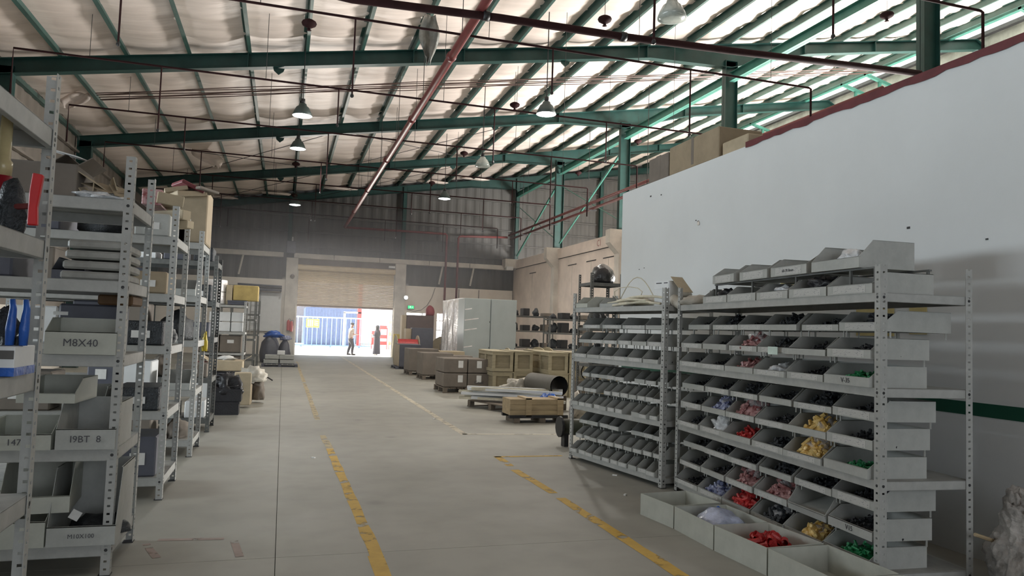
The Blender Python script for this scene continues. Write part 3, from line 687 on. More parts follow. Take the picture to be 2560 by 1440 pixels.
def rack(label, origin, rz, W, D, H, levels, m=STEEL, bolts=True, group=None, cat='rack', bh=0.056, brace=None):
    t = thing('slotted_rack', label, cat, (origin[0], origin[1], 0), rz, group)
    for cx, sx in ((0, 1), (W, -1)):
        for cy, sy in ((0, 1), (D, -1)):
            key = (H, sx, sy, m.name)
            if key not in POSTS: POSTS[key] = post_mesh(H, sx, sy, m)
            o = link('post', POSTS[key], t, (cx, cy, 0)); s_ = o.modifiers.new('thickness', 'SOLIDIFY'); s_.thickness = 0.0025; s_.offset = 0
            MB().box(-0.005, -0.005, 0, 0.06, 0.06, 0.006, Matrix.Diagonal((sx, sy, 1, 1))).build('foot_plate', DARK, o)
    key = ('beams', round(W, 3), round(D, 3), m.name, bh)
    if key not in POSTS:
        def c_beam(L, axis, flip):
            mb = MB(); f = 0.022*flip
            if axis == 'x': mb.box(0.003, min(0, 0), -bh/2, L-0.003, 0.003*flip, bh/2); mb.box(0.003, 0, bh/2-.003, L-.003, f, bh/2).box(.003, 0, -bh/2, L-.003, f, -bh/2+.003)
            else: mb.box(0, 0.003, -bh/2, 0.003*flip, L-.003, bh/2); mb.box(0, .003, bh/2-.003, f, L-.003, bh/2).box(0, .003, -bh/2, f, L-.003, -bh/2+.003)
            return mb.mesh('beam', m)
        POSTS[key] = (c_beam(W, 'x', 1), c_beam(W, 'x', -1), c_beam(D, 'y', 1), c_beam(D, 'y', -1),
                      MB().box(0.006, 0.006, 0, W-.006, D-.006, 0.008).box(0.03, D/2-.02, -.03, W-.03, D/2+.02, 0).mesh('shelf', SHELF if m is not STEEL_D else STEEL_D))
    bx0, bx1, by0, by1, sh = POSTS[key]
    for z in levels:
        o = link('beam', bx0, t, (0, 0.004, z))
        if bolts:
            for bx in (0.025, W-0.025): link('bolt', BOLT, o, (bx, -0.006, 0))
        o = link('beam', bx1, t, (0, D-0.004, z))
        for x, me in ((0.004, by0), (W-0.004, by1)):
            o = link('beam', me, t, (x, 0, z))
            if bolts:
                for by in (0.025, D-0.025):
                    b = link('bolt', BOLT, o, (-0.006 if x < 1 and x < W/2 else 0.006, by, 0)); b.rotation_euler = (0, 0, PI/2 if x > W/2 else -PI/2)
        link('shelf', sh, t, (0, 0, z+bh/2-0.008))
    if brace:
        for z in brace:
            MB().tube([(0.03, 0.03, z), (0.03, D-0.03, z-0.35)], 0.008, 5).build('brace', m, t)
    t['W'] = W
    return t
def bin_mesh(wd, d, h, lip, ch, m=BIN, t=0.003):
    mb = MB(); a = wd/2
    prof = [(0, 0), (0, lip), (ch, h), (d, h), (d, 0)]
    mb.prism(prof, 'x', -a, -a+t); mb.prism(prof, 'x', a-t, a)
    mb.box(-a+t, 0, 0, a-t, d, t); mb.box(-a+t, d-t, t, a-t, d, h); mb.box(-a, -t, 0, a, 0, lip)
    mb.box(-a, -t, lip-0.004, a, 0.012, lip)             # folded front edge
    # folded top edges of the sides
    for s_ in (-1, 1):
        x0, x1 = (-a, -a+0.010) if s_ < 0 else (a-0.010, a)
        mb.box(x0, ch, h-t, x1, d, h)
    return mb.mesh('parts_bin', m)
LABEL = mat('penned_label', (0.52, 0.52, 0.50), 0.8, 0, 0.04, 14)
def _scribble(m):
    nt = m.node_tree; N = nt.nodes; L = nt.links; b = N['Principled BSDF']; src = b.inputs['Base Color'].links[0].from_socket
    tc = N['Texture Coordinate']; mp = N.new('ShaderNodeMapping'); mp.inputs['Scale'].default_value = (0.55, 1, 1.5); L.new(tc.outputs['Object'], mp.inputs[0])
    n = N.new('ShaderNodeTexNoise'); n.inputs['Scale'].default_value = 110; n.inputs['Detail'].default_value = 2; L.new(mp.outputs[0], n.inputs['Vector'])
    r = N.new('ShaderNodeMapRange'); r.inputs[1].default_value = .62; r.inputs[2].default_value = .68; L.new(n.outputs['Fac'], r.inputs[0])
    x = N.new('ShaderNodeMix'); x.data_type = 'RGBA'; x.inputs[7].default_value = (.27, .27, .29, 1); L.new(r.outputs[0], x.inputs[0]); L.new(src, x.inputs[6]); L.new(x.outputs[2], b.inputs['Base Color'])
_scribble(LABEL)
def heap_mesh(name, sx, sy, h, m, seed, n=70, sz=0.016):
    r_ = random.Random(seed); mb = MB()
    for k in range(n):
        u = r_.random()**.5; a = r_.uniform(0, 2*PI); x, y = u*sx/2*math.cos(a), u*sy/2*math.sin(a); z = h*(1-u*u)*r_.uniform(.35, 1.0)+sz
        d = Vector((r_.uniform(-1, 1), r_.uniform(-1, 1), r_.uniform(-.6, .6))).normalized()*sz*r_.uniform(1.0, 2.2); rr = sz*r_.uniform(.6, 1.0)
        mb.tube([Vector((x, y, z))-d, Vector((x, y, z))+d], rr, 6)
    mb.lathe([(.001, h*.75), (sx*.25, h*.6), (sx*.42, h*.3), (sx*.5, .003), (.001, .002)], 12, m=Matrix.Diagonal((1, sy/sx, 1, 1)))
    return mb.mesh(name, m)
BINS = {}
def get_bin(wd, d, h, lip, ch, m=BIN):
    k = (round(wd, 3), round(d, 3), round(h, 3), round(lip, 3), round(ch, 3), m.name)
    if k not in BINS:
        BINS[k] = (bin_mesh(wd, d, h, lip, ch, m), MB().box(-wd*0.36, -0.0045, lip*0.12, wd*0.36, -0.0032, lip*0.86).mesh('label_card', LABEL),
                   MB().tube([(0, 0, 0), (0, 0, -0.05)], 0.006, 5).mesh('leg', m))
    return BINS[k]
def put_bin(label, R, x, y, z, wd, d, h, lip, ch, m=BIN, card=False, legs=0.0, yaw=0.0, rot=None, group=None, name='parts_bin', text=None, tsize=None):
    """R: (origin xy, rz) of the rack; local x, y, z"""
    (ox, oy), rz = R; c, s_ = math.cos(rz), math.sin(rz)
    p = (ox + x*c - y*s_, oy + x*s_ + y*c, z)
    me, cm, lm = get_bin(wd, d, h, lip, ch, m)
    o = link(name, me, None, p, rz+yaw)
    if rot: o.rotation_euler = (rot[0], rot[1], rz+yaw)
    tag(o, label, 'bin', group)
    if card: link('label_card', cm, o)
    if legs > 0.004:
        for sx in (-1, 1):
            l = link('leg', lm, o, (sx*(wd/2-0.012), 0.05, 0.001)); l.scale = (1, 1, legs/0.05)
            l = link('leg', lm, o, (sx*(wd/2-0.012), d-0.03, 0.001)); l.scale = (1, 1, legs/0.05)
    if text: text_mesh(text, tsize or lip*0.75, INK, o, (0, -0.006, lip*0.5), (PI/2, 0, 0))
    return o
# ---- the two bin racks on the right
def vec_rot(a, b): return math.atan2(b[1]-a[1], b[0]-a[0])
A0, A1 = (3.76, 6.58), (3.54, 3.72); B0, B1 = (3.39, 8.46), (3.66, 6.66)
RA = (A0, vec_rot(A0, A1)); WA = math.dist(A0, A1); RB = (B0, vec_rot(B0, B1)); WB = math.dist(B0, B1)
LV = [0.07, 0.63, 1.20, 1.795]
rackA = rack('large grey slotted rack of parts bins in the right foreground', A0, RA[1], WA, 0.68, 2.0, LV, brace=None)
rackB = rack('grey slotted rack of small bins, farther one on the right', B0, RB[1], WB, 0.62, 2.0, LV)
tier_n = ['lowest', 'middle', 'top']; sh_n = ['bottom shelf', 'second shelf', 'third shelf', 'top shelf']
rnd = random.Random(11)
binA = {}
for li in range(3):
    zt = LV[li]+0.028
    for ti in range(3):
        n = 6; pitch = (WA-0.13)/n
        for i in range(n):
            x = 0.065+pitch*(i+0.5)+rnd.uniform(-.012, .012); back = 0.03*ti+rnd.uniform(-.010, .012)
            if li == 2 and ti == 2: back += 0.05
            z = zt+ti*0.178
            lab = f'grey parts bin, {ORD[i]} from the far end, {tier_n[ti]} tier, {sh_n[li]}, near bin rack'
            kw = {}
            if li == 0 and ti == 1 and i == 4: kw = dict(rot=(0.25, 0.0, 0))
            text = None
            if (li, ti, i) == (2, 0, 5): text = 'V-35'
            if (li, ti, i) == (0, 1, 5): text = 'V15'
            if (li, ti) == (2, 0) and i == 3: text = None
            d = 0.50 if (li == 2 and ti == 2) else 0.43
            binA[(li, ti, i)] = put_bin(lab, RA, x, -0.02+back, z, pitch-0.022, d, 0.135, 0.048+0.012*(i == 5), 0.10, card=(i + ti) % 3 != 2 and not text, legs=(0.178-0.135) if ti else 0,
                    yaw=rnd.uniform(-.025, .025), text=text, **kw)
for i in range(6):
    pitch = (WA-0.13)/6; x = 0.065+pitch*(i+0.5)
    if i == 0: continue
    put_bin(f'grey bin on the near rack top, {ORD[i-1]} from far end, lower row', RA, x, 0.0, LV[3]+.028, pitch-0.02, 0.46, 0.14, 0.065, 0.10, card=True, yaw=rnd.uniform(-.02, .02))
# stand with upper row
st = thing('bin_stand', 'dark steel stand holding the upper row of bins on the near rack', 'stand', binA[(0, 0, 0)].location)
rz = RA[1]; c, s_ = math.cos(rz), math.sin(rz)
st.location = (A0[0]+0.60*c-0.10*s_, A0[1]+0.60*s_+0.10*c, LV[3]+.028); st.rotation_euler = (0, 0, rz)
for x in (0.0, 0.62, 1.24, 1.86, 2.1):
    for y in (0.0, 0.40):
        MB().box(x-.008, y-.008, 0, x+.008, y+.008, 0.168 if y < .2 else (0.168 if x > .1 else 0.34)).build('leg', STEEL_D, st)
MB().box(-.02, -.01, 0.168, 2.12, 0.012, 0.180).box(-.02, .39, 0.168, 2.12, 0.412, 0.180).build('rail', STEEL_D, st)
MB().box(-.02, .40, 0.335, 1.5, 0.412, 0.352).build('back_rail', STEEL_D, st)
for i in range(4):
    wdt = 0.40+0.03*i; x = 0.60+0.19+i*0.50
    put_bin(['grey bin on the upper stand row, farthest, of near rack', 'grey bin on the upper stand row, second from the far end', 'grey bin with penned label on the stand, third from far end', 'large grey bin at the near end of the stand, topmost of all'][i],
            RA, x+(0.05 if i == 3 else 0), 0.06, LV[3]+.028+0.182, wdt, 0.44, 0.15+0.04*(i == 3), 0.075, 0.11, card=i != 3, yaw=0.02*i-0.03, text='60-70 8mm' if i == 2 else None, tsize=.032)
FILMT = mat('thin_clear_film', (.8, .8, .82), .12, 0, .1, 10, 1.0, 18, alpha=.28, spec=1.0)
# ---- bins of rack B
for li, n, zs in ((2, 6, 0.175), (1, 11, 0.17), (0, 10, 0.17)):
    zt = LV[li]+.028
    for ti in range(3):
        nn_ = n - (2 if ti == 2 else 0); pitch = (WB-0.13)/nn_
        for i in range(nn_):
            if li < 2 and rnd.random() < 0.07: continue
            x = 0.065+pitch*(i+.5)+rnd.uniform(-.006, .006); back = 0.06*ti+rnd.uniform(-.015, .02)
            lab = f'{"small " if li < 2 else ""}grey bin, {ORD[i]} from the far end, {tier_n[ti]} tier, {sh_n[li]}, farther rack'
            put_bin(lab, RB, x, -0.02+back, zt+ti*zs, pitch-0.014, 0.36, 0.13 if li == 2 else 0.125, 0.045, 0.09 if li == 2 else 0.10, card=(i*7+ti*3+li) % 4 != 1,
                    legs=(zs-0.13) if ti else 0, yaw=rnd.uniform(-.05, .05))
def RBp(x, y, z): c, s_ = math.cos(RB[1]), math.sin(RB[1]); return Vector((B0[0]+x*c-y*s_, B0[1]+x*s_+y*c, z))
def RAp(x, y, z): c, s_ = math.cos(RA[1]), math.sin(RA[1]); return Vector((A0[0]+x*c-y*s_, A0[1]+x*s_+y*c, z))
ZT = LV[3]+0.028
put_bin('grey bin alone at the far end on top of the farther rack', RB, 0.22, -0.01, ZT, 0.26, 0.40, 0.13, 0.05, 0.10, BIN_W)
put_bin('upturned grey bin lying on its side atop the farther rack', RB, 0.66, 0.12, ZT+0.0, 0.50, 0.34, 0.12, 0.05, 0.08)
# straps and hose bundle on top of rack B
t = thing('strap_bundle', 'heap of pale straps and sleeves on top of the farther bin rack', 'straps', RBp(1.2, 0.2, ZT), RB[1])
for k in range(9):
    r2 = random.Random(k); x0 = -0.55+r2.uniform(-.15, .15); pts = []
    for j in range(8):
        u = j/7; pts.append((x0+u*(0.95+r2.uniform(-.1, .1)), -0.12+0.05*k*0.6+0.05*math.sin(u*5+k), 0.018+0.03*(k % 3)+0.03*math.sin(u*PI)))
    MB().tube(pts, 0.014, 6).build('strap', STRAPM, t, smooth=True)
for k, (x, y, l, rr, tz) in enumerate(((0.15, 0.05, 0.55, .05, .09), (0.32, 0.12, 0.50, .06, .16), (0.62, -0.03, 0.45, .06, .07), (-0.1, 0.16, 0.4, .05, .10), (0.85, 0.05, 0.42, .055, .06))):
    MB().tube([(x-l/2+l*j/8, y+0.03*math.sin(j), tz-0.03+0.03*math.sin(j*0.8)) for j in range(9)], [rr*(0.4+0.6*math.sin(PI*(j+1)/10)) for j in range(9)], 9).build('sleeve', TARP, t, smooth=True)
pts = [(-0.75, 0.1, 0.05)]+[(-0.7+0.75*j/10, 0.12, 0.05+0.30*math.sin(PI*j/10)) for j in range(11)]
MB().tube(pts, 0.006, 5).build('loose_strap', STRAPM, t, smooth=True)
MB().tube([(-0.4+0.25*math.cos(a*.5), 0.05+0.05*math.sin(a), 0.12+0.12*math.sin(a*.5)) for a in range(13)], 0.005, 5).build('loose_strap', STRAPM, t, smooth=True)
# white carton on end at the shared posts
cb = thing('white_carton', 'tall white carton with open flaps between the two bin racks', 'box', RBp(1.58, 0.14, ZT), RB[1])
MB().box(-0.13, 0, 0, 0.13, 0.16, 0.26).build('carton_body', WHITE, cb)
MB().cbox((0.22, 0.08, 0.22), (0.24, 0.15, 0.004), 0, 0, 0.75).build('flap', CARD2, cb)
MB().box(-0.13, -0.006, 0.18, 0.12, -0.002, 0.262).build('flap', WHITE, cb)
MB().box(-0.09, -0.009, 0.235, 0.0, -0.006, 0.245).box(.04, -.009, .235, .10, -.006, .245).build('print', INK, cb)
bag('strap_roll', 'rolled pale sleeve lying at far end of the near rack top', 'straps', RAp(0.22, 0.12, ZT), 0.42, 0.2, 0.10, TARP, 5, 0.3)
# contents of bins
def content(key, m, what, cat, s=0.9, h=0.11, seed=1, kind=None):
    b = binA[key]; p = b.location; wd = 0.40*s
    c, s_ = math.cos(RA[1]), math.sin(RA[1]); off = 0.15
    P3 = (p.x-off*s_, p.y+off*c, p.z+0.006)
    if m is PLASTIC: o = bag('clear_bag', what, cat, P3, wd, 0.26, h, m, seed, 0.45, sub=4, rz=RA[1])
    else:
        o = link('bagged_parts' if 'bag' in what else 'loose_parts', heap_mesh('heap', wd, .26, h, m, seed, 90, .013 if cat == 'fittings' else .018), None, P3, RA[1]); tag(o, what, cat, None, 'stuff')
        if 'bag' in what: bag('clear_film', None, None, (0, .02, h*.35), wd*.8, .2, h*.85, FILMT, seed, .5, sub=3, parent=o)
    return o
content((2, 1, 2), REDB, 'dark red bagged parts in a bin on the third shelf, upper of two', 'bag', .7, .13, 3)
content((2, 0, 2), REDB, 'small red bag in a lowest-tier bin on the third shelf', 'bag', .5, .08, 4)
content((2, 0, 3), PLASTIC, 'clear crumpled bag spilling from bin on the third shelf', 'bag', .4, .10, 5)
content((2, 0, 5), GRN, 'green fittings in the V-35 bin at the near end', 'fittings', .8, .07, 6)
content((1, 1, 1), BLUEB, 'blue and clear bag in middle-tier bin on second shelf', 'bag', .75, .12, 7)
content((1, 1, 2), REDB, 'pair of red clear bags in middle-tier bin on second shelf', 'bag', .9, .17, 8)
content((1, 1, 4), YEL, 'yellow bagged parts in the middle-tier bin, second shelf', 'bag', .8, .12, 9)
content((1, 0, 1), PLASTIC, 'clear knotted bag standing in bin on the second shelf', 'bag', .6, .17, 10)
content((1, 0, 2), RED, 'red fittings in a lowest-tier bin on the second shelf', 'fittings', .5, .10, 12)
content((1, 0, 3), DKC, 'dark ring fittings in lowest-tier bin on the second shelf', 'fittings', .7, .08, 13)
content((1, 0, 4), YEL, 'large yellow bagged parts in the lowest-tier bin, second shelf', 'bag', .9, .17, 14)
content((1, 0, 5), GRN, 'green fittings at the near end of the second shelf', 'fittings', .7, .05, 15)
content((1, 0, 0), DKC, 'brass-tipped dark parts in farthest lowest bin, second shelf', 'fittings', .4, .08, 16)
content((0, 1, 2), REDB, 'red bagged parts in middle-tier bin on the bottom shelf', 'bag', .8, .15, 17)
content((0, 1, 3), REDB, 'red and clear bag beside another on the bottom shelf', 'bag', .8, .15, 18)
content((0, 0, 1), BLUEB, 'blue bagged parts in a lowest-tier bin on bottom shelf', 'bag', .9, .12, 19)
content((0, 0, 2), RED, 'bright red parts under clear film, lowest bin on bottom shelf', 'bag', .9, .18, 20)
content((0, 0, 3), DKC, 'dark bagged parts in a lowest-tier bin on bottom shelf', 'bag', .8, .12, 21)
content((0, 0, 4), YEL, 'small pale yellow bag in a lowest-tier bin on bottom shelf', 'bag', .5, .10, 22)
content((0, 0, 5), GRN, 'bright green fittings in the lowest bin at the near end', 'fittings', .9, .09, 23)
content((2, 1, 3), DKC, 'black parts heaped in middle-tier bin on the third shelf', 'fittings', .8, .10, 24)
for (k, sd) in (((2, 2, 1), 30), ((2, 2, 3), 31), ((2, 2, 5), 32), ((1, 2, 2), 33), ((1, 2, 4), 34), ((0, 2, 1), 35), ((0, 2, 3), 36)):
    content(k, DKC, f'dark fittings heaped in the top-tier bin, {ORD[k[2]]} from far end, {sh_n[k[0]]}', 'fittings', .85, .12, sd)
FILLD = mat('dark_bin_fill', (0.022, 0.024, 0.027), 0.55, 0.2, 0.4, 25, 0.5)  # dark filler heaps, put in to darken the bin interiors
used = {(2,1,2),(2,0,2),(2,0,3),(2,0,5),(1,1,1),(1,1,2),(1,1,4),(1,0,1),(1,0,2),(1,0,3),(1,0,4),(1,0,5),(1,0,0),(0,1,2),(0,1,3),(0,0,1),(0,0,2),(0,0,3),(0,0,4),(0,0,5),(2,1,3),(2,2,1),(2,2,3),(2,2,5),(1,2,2),(1,2,4),(0,2,1),(0,2,3),(0,1,4)}
FM = [heap_mesh('fill', .41, .36, .075, FILLD, q, 150, .011) for q in range(3)]; FMB = {}
for key, b in binA.items():
    if key in used: continue
    li, ti, i = key; c, s_ = math.cos(RA[1]), math.sin(RA[1]); p = b.location
    o = link('loose_parts', FM[(li+ti+i) % 3], None, (p.x-.205*s_, p.y+.205*c, p.z+.005), RA[1])
    tag(o, f'added dark fill in the bin {ORD[i]} from far end, {tier_n[ti]} tier, {sh_n[li]}, near rack', 'fittings', None, 'stuff')
r6 = random.Random(77)
for b in [x for x in list(col.objects) if x.name.startswith('parts_bin') and 'farther rack' in x.get('label', '')]:
    if r6.random() < .3: continue
    wd = round(max(v.co.x for v in b.data.vertices)*2-.02, 3)
    if wd not in FMB: FMB[wd] = heap_mesh('fill', wd, .28, .06, FILLD, 5, 60, .009)
    c, s_ = math.cos(b.rotation_euler.z), math.sin(b.rotation_euler.z); p = b.location
    o = link('loose_parts', FMB[wd], None, (p.x-.18*s_, p.y+.18*c, p.z+.005), b.rotation_euler.z)
    tag(o, b['label'].replace('small ', '').replace('grey bin,', 'added dark fill in bin'), 'fittings', None, 'stuff')
content_top = [(0.78, 'black cable ends heaped in the top bin at the far end', BLACKP, .10), (1.70, 'crumpled clear film in a top bin, third of the row', PLASTIC, .09), (2.15, 'black parts piled in a top bin, fourth of the row', BLACKP, .13)]
for k, (x, lab, m, h) in enumerate(content_top): bag('loose_parts', lab, 'fittings', RAp(x-.06, 0.18, ZT+0.01), 0.34, 0.26, h+.03, m, 40+k, 0.45, sub=4, rz=RA[1])
bag('loose_parts', 'beige clear bag in the stand bin near the top', 'bag', RAp(2.30, 0.24, ZT+0.25), 0.24, 0.16, 0.09, PLASTIC, 50, 0.4, rz=RA[1])
o = MB().cbox((0, 0, 0), (0.13, 0.004, 0.06)).build('paper_slip', mat('pale_green_paper', (.6, .72, .66), .8), None, loc=RAp(1.72, -0.02, 1.425), rz=RA[1]); tag(o, 'pale green paper slip hanging over a bin lip, third shelf', 'paper')
# yellow papers fixed to the partition behind the near rack
for k, (y, z, w_, h_) in enumerate(((5.1, 1.72, 0.42, 0.30), (4.65, 1.72, .17, .26), (6.2, 2.0, 0.3, .3), (5.6, 2.0, .35, .3))):
    o = MB().box(-0.004, -w_/2, -h_/2, 0, w_/2, h_/2).build('notice_sheet', YEL if False else mat('yellow_paper', (.55, .47, .22), .8), None, loc=(PXW-0.005, y, z))
    tag(o, ['yellow notice on partition, seen under the near rack top', 'small yellow notice beside the larger one behind the rack', 'yellow card behind bins atop the rack, left one', 'yellow card behind bins atop the rack, right one'][k], 'notice')
# ---- open boxes on the floor before the near rack
OB = [((2.96, 5.74), (3.01, 5.27)), ((3.01, 5.26), (3.00, 4.69)), ((3.00, 4.68), (3.03, 4.12)), ((3.03, 4.11), (3.03, 3.52)), ((3.03, 3.51), (3.02, 2.95))]
ob_l = ['empty open grey box on the floor, farthest of the row', 'open grey floor box holding clear blue-tinted bags', 'open grey floor box holding bright red pipe clips', 'empty open grey floor box, fourth of the row', 'open grey floor box nearest the camera']
obs = []
for k, (a, b) in enumerate(OB):
    r = vec_rot(a, b); W = math.dist(a, b); t = thing('open_box', ob_l[k], 'box', (a[0], a[1], 0), r, None)
    h = 0.175; d = 0.46; th = 0.006
    MB().box(0.003, 0, 0, W-.003, th, h).build('front_panel', BIN_W, t)
    MB().box(0.003, d-th, 0, W-.003, d, h).build('back_panel', BIN_W, t)
    MB().box(0.003, th, 0, 0.003+th, d-th, h).build('side_panel', BIN_W, t); MB().box(W-.003-th, th, 0, W-.003, d-th, h).build('side_panel', BIN_W, t)
    MB().box(0.004, th, 0, W-.004, d-th, 0.005).build('base', BIN_W, t)
    obs.append((t, r, W))
bag('film_bag', 'clear blue-tinted plastic bag lying in the second floor box', 'bag', (3.24, 4.98, 0.02), 0.40, 0.40, 0.19, mat('pale_blue_film', (0.42, 0.47, 0.62), 0.2, 0, .25, 8, .8, 14, spec=.8), 61, 0.3)
bag('bottle_top', 'blue plastic cap peeking over the film bag in the floor box', 'cap', (3.34, 5.16, 0.10), 0.07, 0.07, 0.09, BLUE, 62, 0.1, sub=2)
clip = thing('pipe_clip', 'red plastic tube end piled in the third floor box', 'fitting', (0, 0, 0), 0, 'red tube ends in the floor box')
MB().tube([(-0.045, 0, 0), (0.045, 0, 0)], 0.022, 9, False).tube([(-0.045, 0, 0), (-0.03, 0, 0)], 0.027, 9).build('tube_body', RED, clip)
r2 = random.Random(5); first = True
for k in range(44):
    z = 0.03+0.135*(k/44); rad = 0.19*(1-0.55*k/44)
    p = (3.26+r2.uniform(-rad, rad), 4.40+r2.uniform(-rad, rad)*1.05, z)
    if first: o = clip; o.location = p; first = False
    else: o = dup(clip, p)
    o.rotation_euler = (r2.uniform(-.6, .6), r2.uniform(-.6, .6), r2.uniform(0, 6.28))
bag('parts_heap', 'bed of red plastic pieces under the tube ends', 'fittings', (3.26, 4.40, 0.006), 0.40, 0.42, 0.10, RED, 63, 0.3)
bpy.data.objects['parts_heap']['kind'] = 'stuff'
# yellow and blue bits under the rack edge
for k, (x, y, z, m, nm) in enumerate(((3.62, 5.55, 0.0, YEL, 'yellow bit lying by rack A foot'), (3.60, 5.1, 0.0, BLUE, 'blue'))):
    bag('dropped_cap', ['small yellow plastic cap dropped behind the floor boxes', 'small blue plastic cap dropped behind the floor boxes'][k], 'cap', (x, y, 0), 0.06, 0.06, 0.035, m, k, 0.2, sub=2)
# ---- sacks by the partition, bottom right
bag('woven_sack', 'crumpled grey woven sack slumped against the partition, bottom right', 'sack', (4.40, 3.42, 0), 0.42, 0.52, 0.66, SACK, 3.3, 0.30, sub=6)
bag('woven_sack', 'second grey woven sack at the right frame edge', 'sack', (4.56, 3.02, 0), 0.36, 0.45, 0.52, SACK, 8.8, 0.30, sub=6)
bag('woven_sack', 'low front fold of grey sacking on the floor by the rack end', 'sack', (4.20, 3.10, 0), 0.44, 0.42, 0.40, SACK, 5.8, 0.30, sub=6)
o = MB().tube([(0, 0, 0), (0.20, 0.02, -0.06)], 0.012, 7).build('wooden_stick', WOOD2, None, loc=(4.10, 3.55, 0.36)); tag(o, 'short pale stick poking out of the sack by the rack', 'stick')
# ---- dark tall rack at the partition end with a black bag on top
DKX = on_y(1478, 720, 12.3).x; DKW = on_y(1556, 720, 12.3).x-DKX
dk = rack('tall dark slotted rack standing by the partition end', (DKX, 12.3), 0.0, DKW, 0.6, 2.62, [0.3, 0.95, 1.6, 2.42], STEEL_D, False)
bag('black_bag', 'round black wrapped bundle on top of the tall dark rack', 'bag', (DKX+.32, 12.55, 2.45), 0.46, 0.5, 0.36, mat('black_film', (.03, .03, .032), .25, 0, .3, 8, .8, 14), 71, 0.12)
bag('dark_heap', 'dark wrapped parts on the third level of the tall dark rack', 'parts', (DKX+.28, 12.6, 1.63), 0.42, 0.5, 0.30, DKC, 72, 0.4)
bag('dark_heap', 'dark greasy parts low on the tall dark rack', 'parts', (DKX+.28, 12.6, 0.98), 0.42, 0.5, 0.35, DKC, 73, 0.4)

# cartons standing on the partition top
def carton(name, label, x0, x1, y0, y1, z0, z1, m=CARD, flaps=None, tape=None, cat='box', card=None, rz=0, group=None, txt=None):
    t = thing(name, label, cat, ((x0+x1)/2, (y0+y1)/2, z0), rz, group)
    a, b, h = (x1-x0)/2, (y1-y0)/2, z1-z0
    bevel(MB().box(-a, -b, 0, a, b, h).build('carton_body', m, t), min(0.012, a*.1))
    if tape: MB().box(-a-.002, -0.03*tape, h*0.1, -a+.01, 0.03*tape, h+.002).box(-a, -.03*tape, h, a, .03*tape, h+.002).build('tape', CARD_D, t)
    if flaps:
        for sx in (-1, 1):
            MB().cbox((sx*(a+flaps*0.35), 0, h+flaps*0.2), (flaps, 2*b*0.95, 0.005), 0, 0, -sx*0.6).build('flap', m, t)
    if card:
        for (cx, cz, cw, chh) in card: MB().box(cx-cw/2, -b-.004, cz, cx+cw/2, -b-.001, cz+chh).build('label_card', PAPER, t)
    if txt: text_mesh(txt, h*0.35, INK, t, (0, -b-.004, h*.35), (PI/2, 0, 0))
    return t
carton('carton', 'brown carton on the partition top, farther and darker one', PXW+.01, PXW+.5, 8.75, 9.30, 3.64, 3.98, CARD_D, tape=2)
carton('carton', 'large brown carton on the partition top, nearer one', PXW+.01, PXW+.62, 7.55, 8.72, 3.64, 4.02, CARD, tape=1)
carton('carton', 'flat pale carton at the near end of the wall-top row', PXW+.03, PXW+.5, 7.0, 7.5, 3.64, 3.80, CARD2)

# ================================================================== LEFT RACKS
def boxpx(px0, px1, pyt, pyb, y):
    pm = (px0+px1)/2; ym = (pyt+pyb)/2
    return on_y(px0, ym, y).x, on_y(px1, ym, y).x, on_y(pm, pyb, y).z, on_y(pm, pyt, y).z
XR0 = -0.90; LBH = 0.072
left = [(2.55, 0.78, 2.46, [0.30, 0.78, 1.25, 1.76, 2.2], STEEL, 'grey slotted rack at the extreme left, nearest the camera'),
        (4.90, 0.75, 2.48, [0.15, 0.70, 1.25, 1.69, 2.18], STEEL, 'grey slotted rack on left holding the large penned bins'),
        (6.86, 0.84, 2.48, [0.15, 0.70, 1.25, 1.69, 2.18], STEEL, 'second grey slotted rack behind the one with penned bins'),
        (8.96, 0.79, 2.52, [0.15, 0.70, 1.25, 1.75, 2.35], STEEL, 'third grey slotted left rack with the upright brown carton on top'),
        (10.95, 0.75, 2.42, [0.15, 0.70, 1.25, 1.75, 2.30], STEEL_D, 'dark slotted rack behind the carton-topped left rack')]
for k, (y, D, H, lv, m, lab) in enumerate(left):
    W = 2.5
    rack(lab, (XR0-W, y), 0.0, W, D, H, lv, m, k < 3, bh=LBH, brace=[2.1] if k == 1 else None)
# --- nearest rack: boxes and valves
for k, (pa, pb) in enumerate(((-58, -6), (-4, 40))):
    a, b, z0, z1 = boxpx(pa, pb, 866, 948, 3.0)
    t = carton('white_carton', ['white carton with blue base, left of two by the near post', 'white carton with blue base, right of two by the near post'][k], a, b, 2.98, 3.2, 1.288, z1, WHITE)
    MB().box(-(b-a)/2-.002, -.112, 0, (b-a)/2+.002, .112, .03).build('blue_band', BLUE, t)
    MB().box(-.03, -.1135, .06, .025, -.1115, .09).build('print', CLAD, t)
ZC = boxpx(-4, 40, 866, 948, 3.0)[3]
for k, (px, lab) in enumerate(((28, 'blue lever handle standing on the white cartons, left one'), (62, 'blue lever handle standing on the white cartons, right one'))):
    t = thing('valve_lever', lab, 'valve', (on_y(px, 800, 3.06).x, 3.06, ZC+.002))
    MB().tube([(0, 0, 0.0), (0, 0, 0.06), (0.004, 0, 0.13), (0, 0, 0.165)], [0.014, 0.017, 0.012, 0.009], 8).build('lever', BLUE, t, smooth=True)
    MB().lathe([(.001, 0), (.018, 0), (.018, .03), (.001, .035)], 10, (-.02, 0.03, 0)).build('valve_body', DKC, t)
bag('dark_valve', 'black valve housing behind the blue levers', 'valve', (on_y(10, 800, 3.14).x, 3.14, ZC+.002), 0.10, 0.08, 0.15, DKC, 2, .3)
p = on_y(38, 600, 3.0)
t = thing('gate_valve', 'black valve with bright red T handle, near left rack', 'valve', (p.x, 3.0, 1.792))
bag('valve_body', None, None, (-0.03, 0.03, 0), 0.11, 0.11, 0.20, DKC, 4, .25, parent=t)
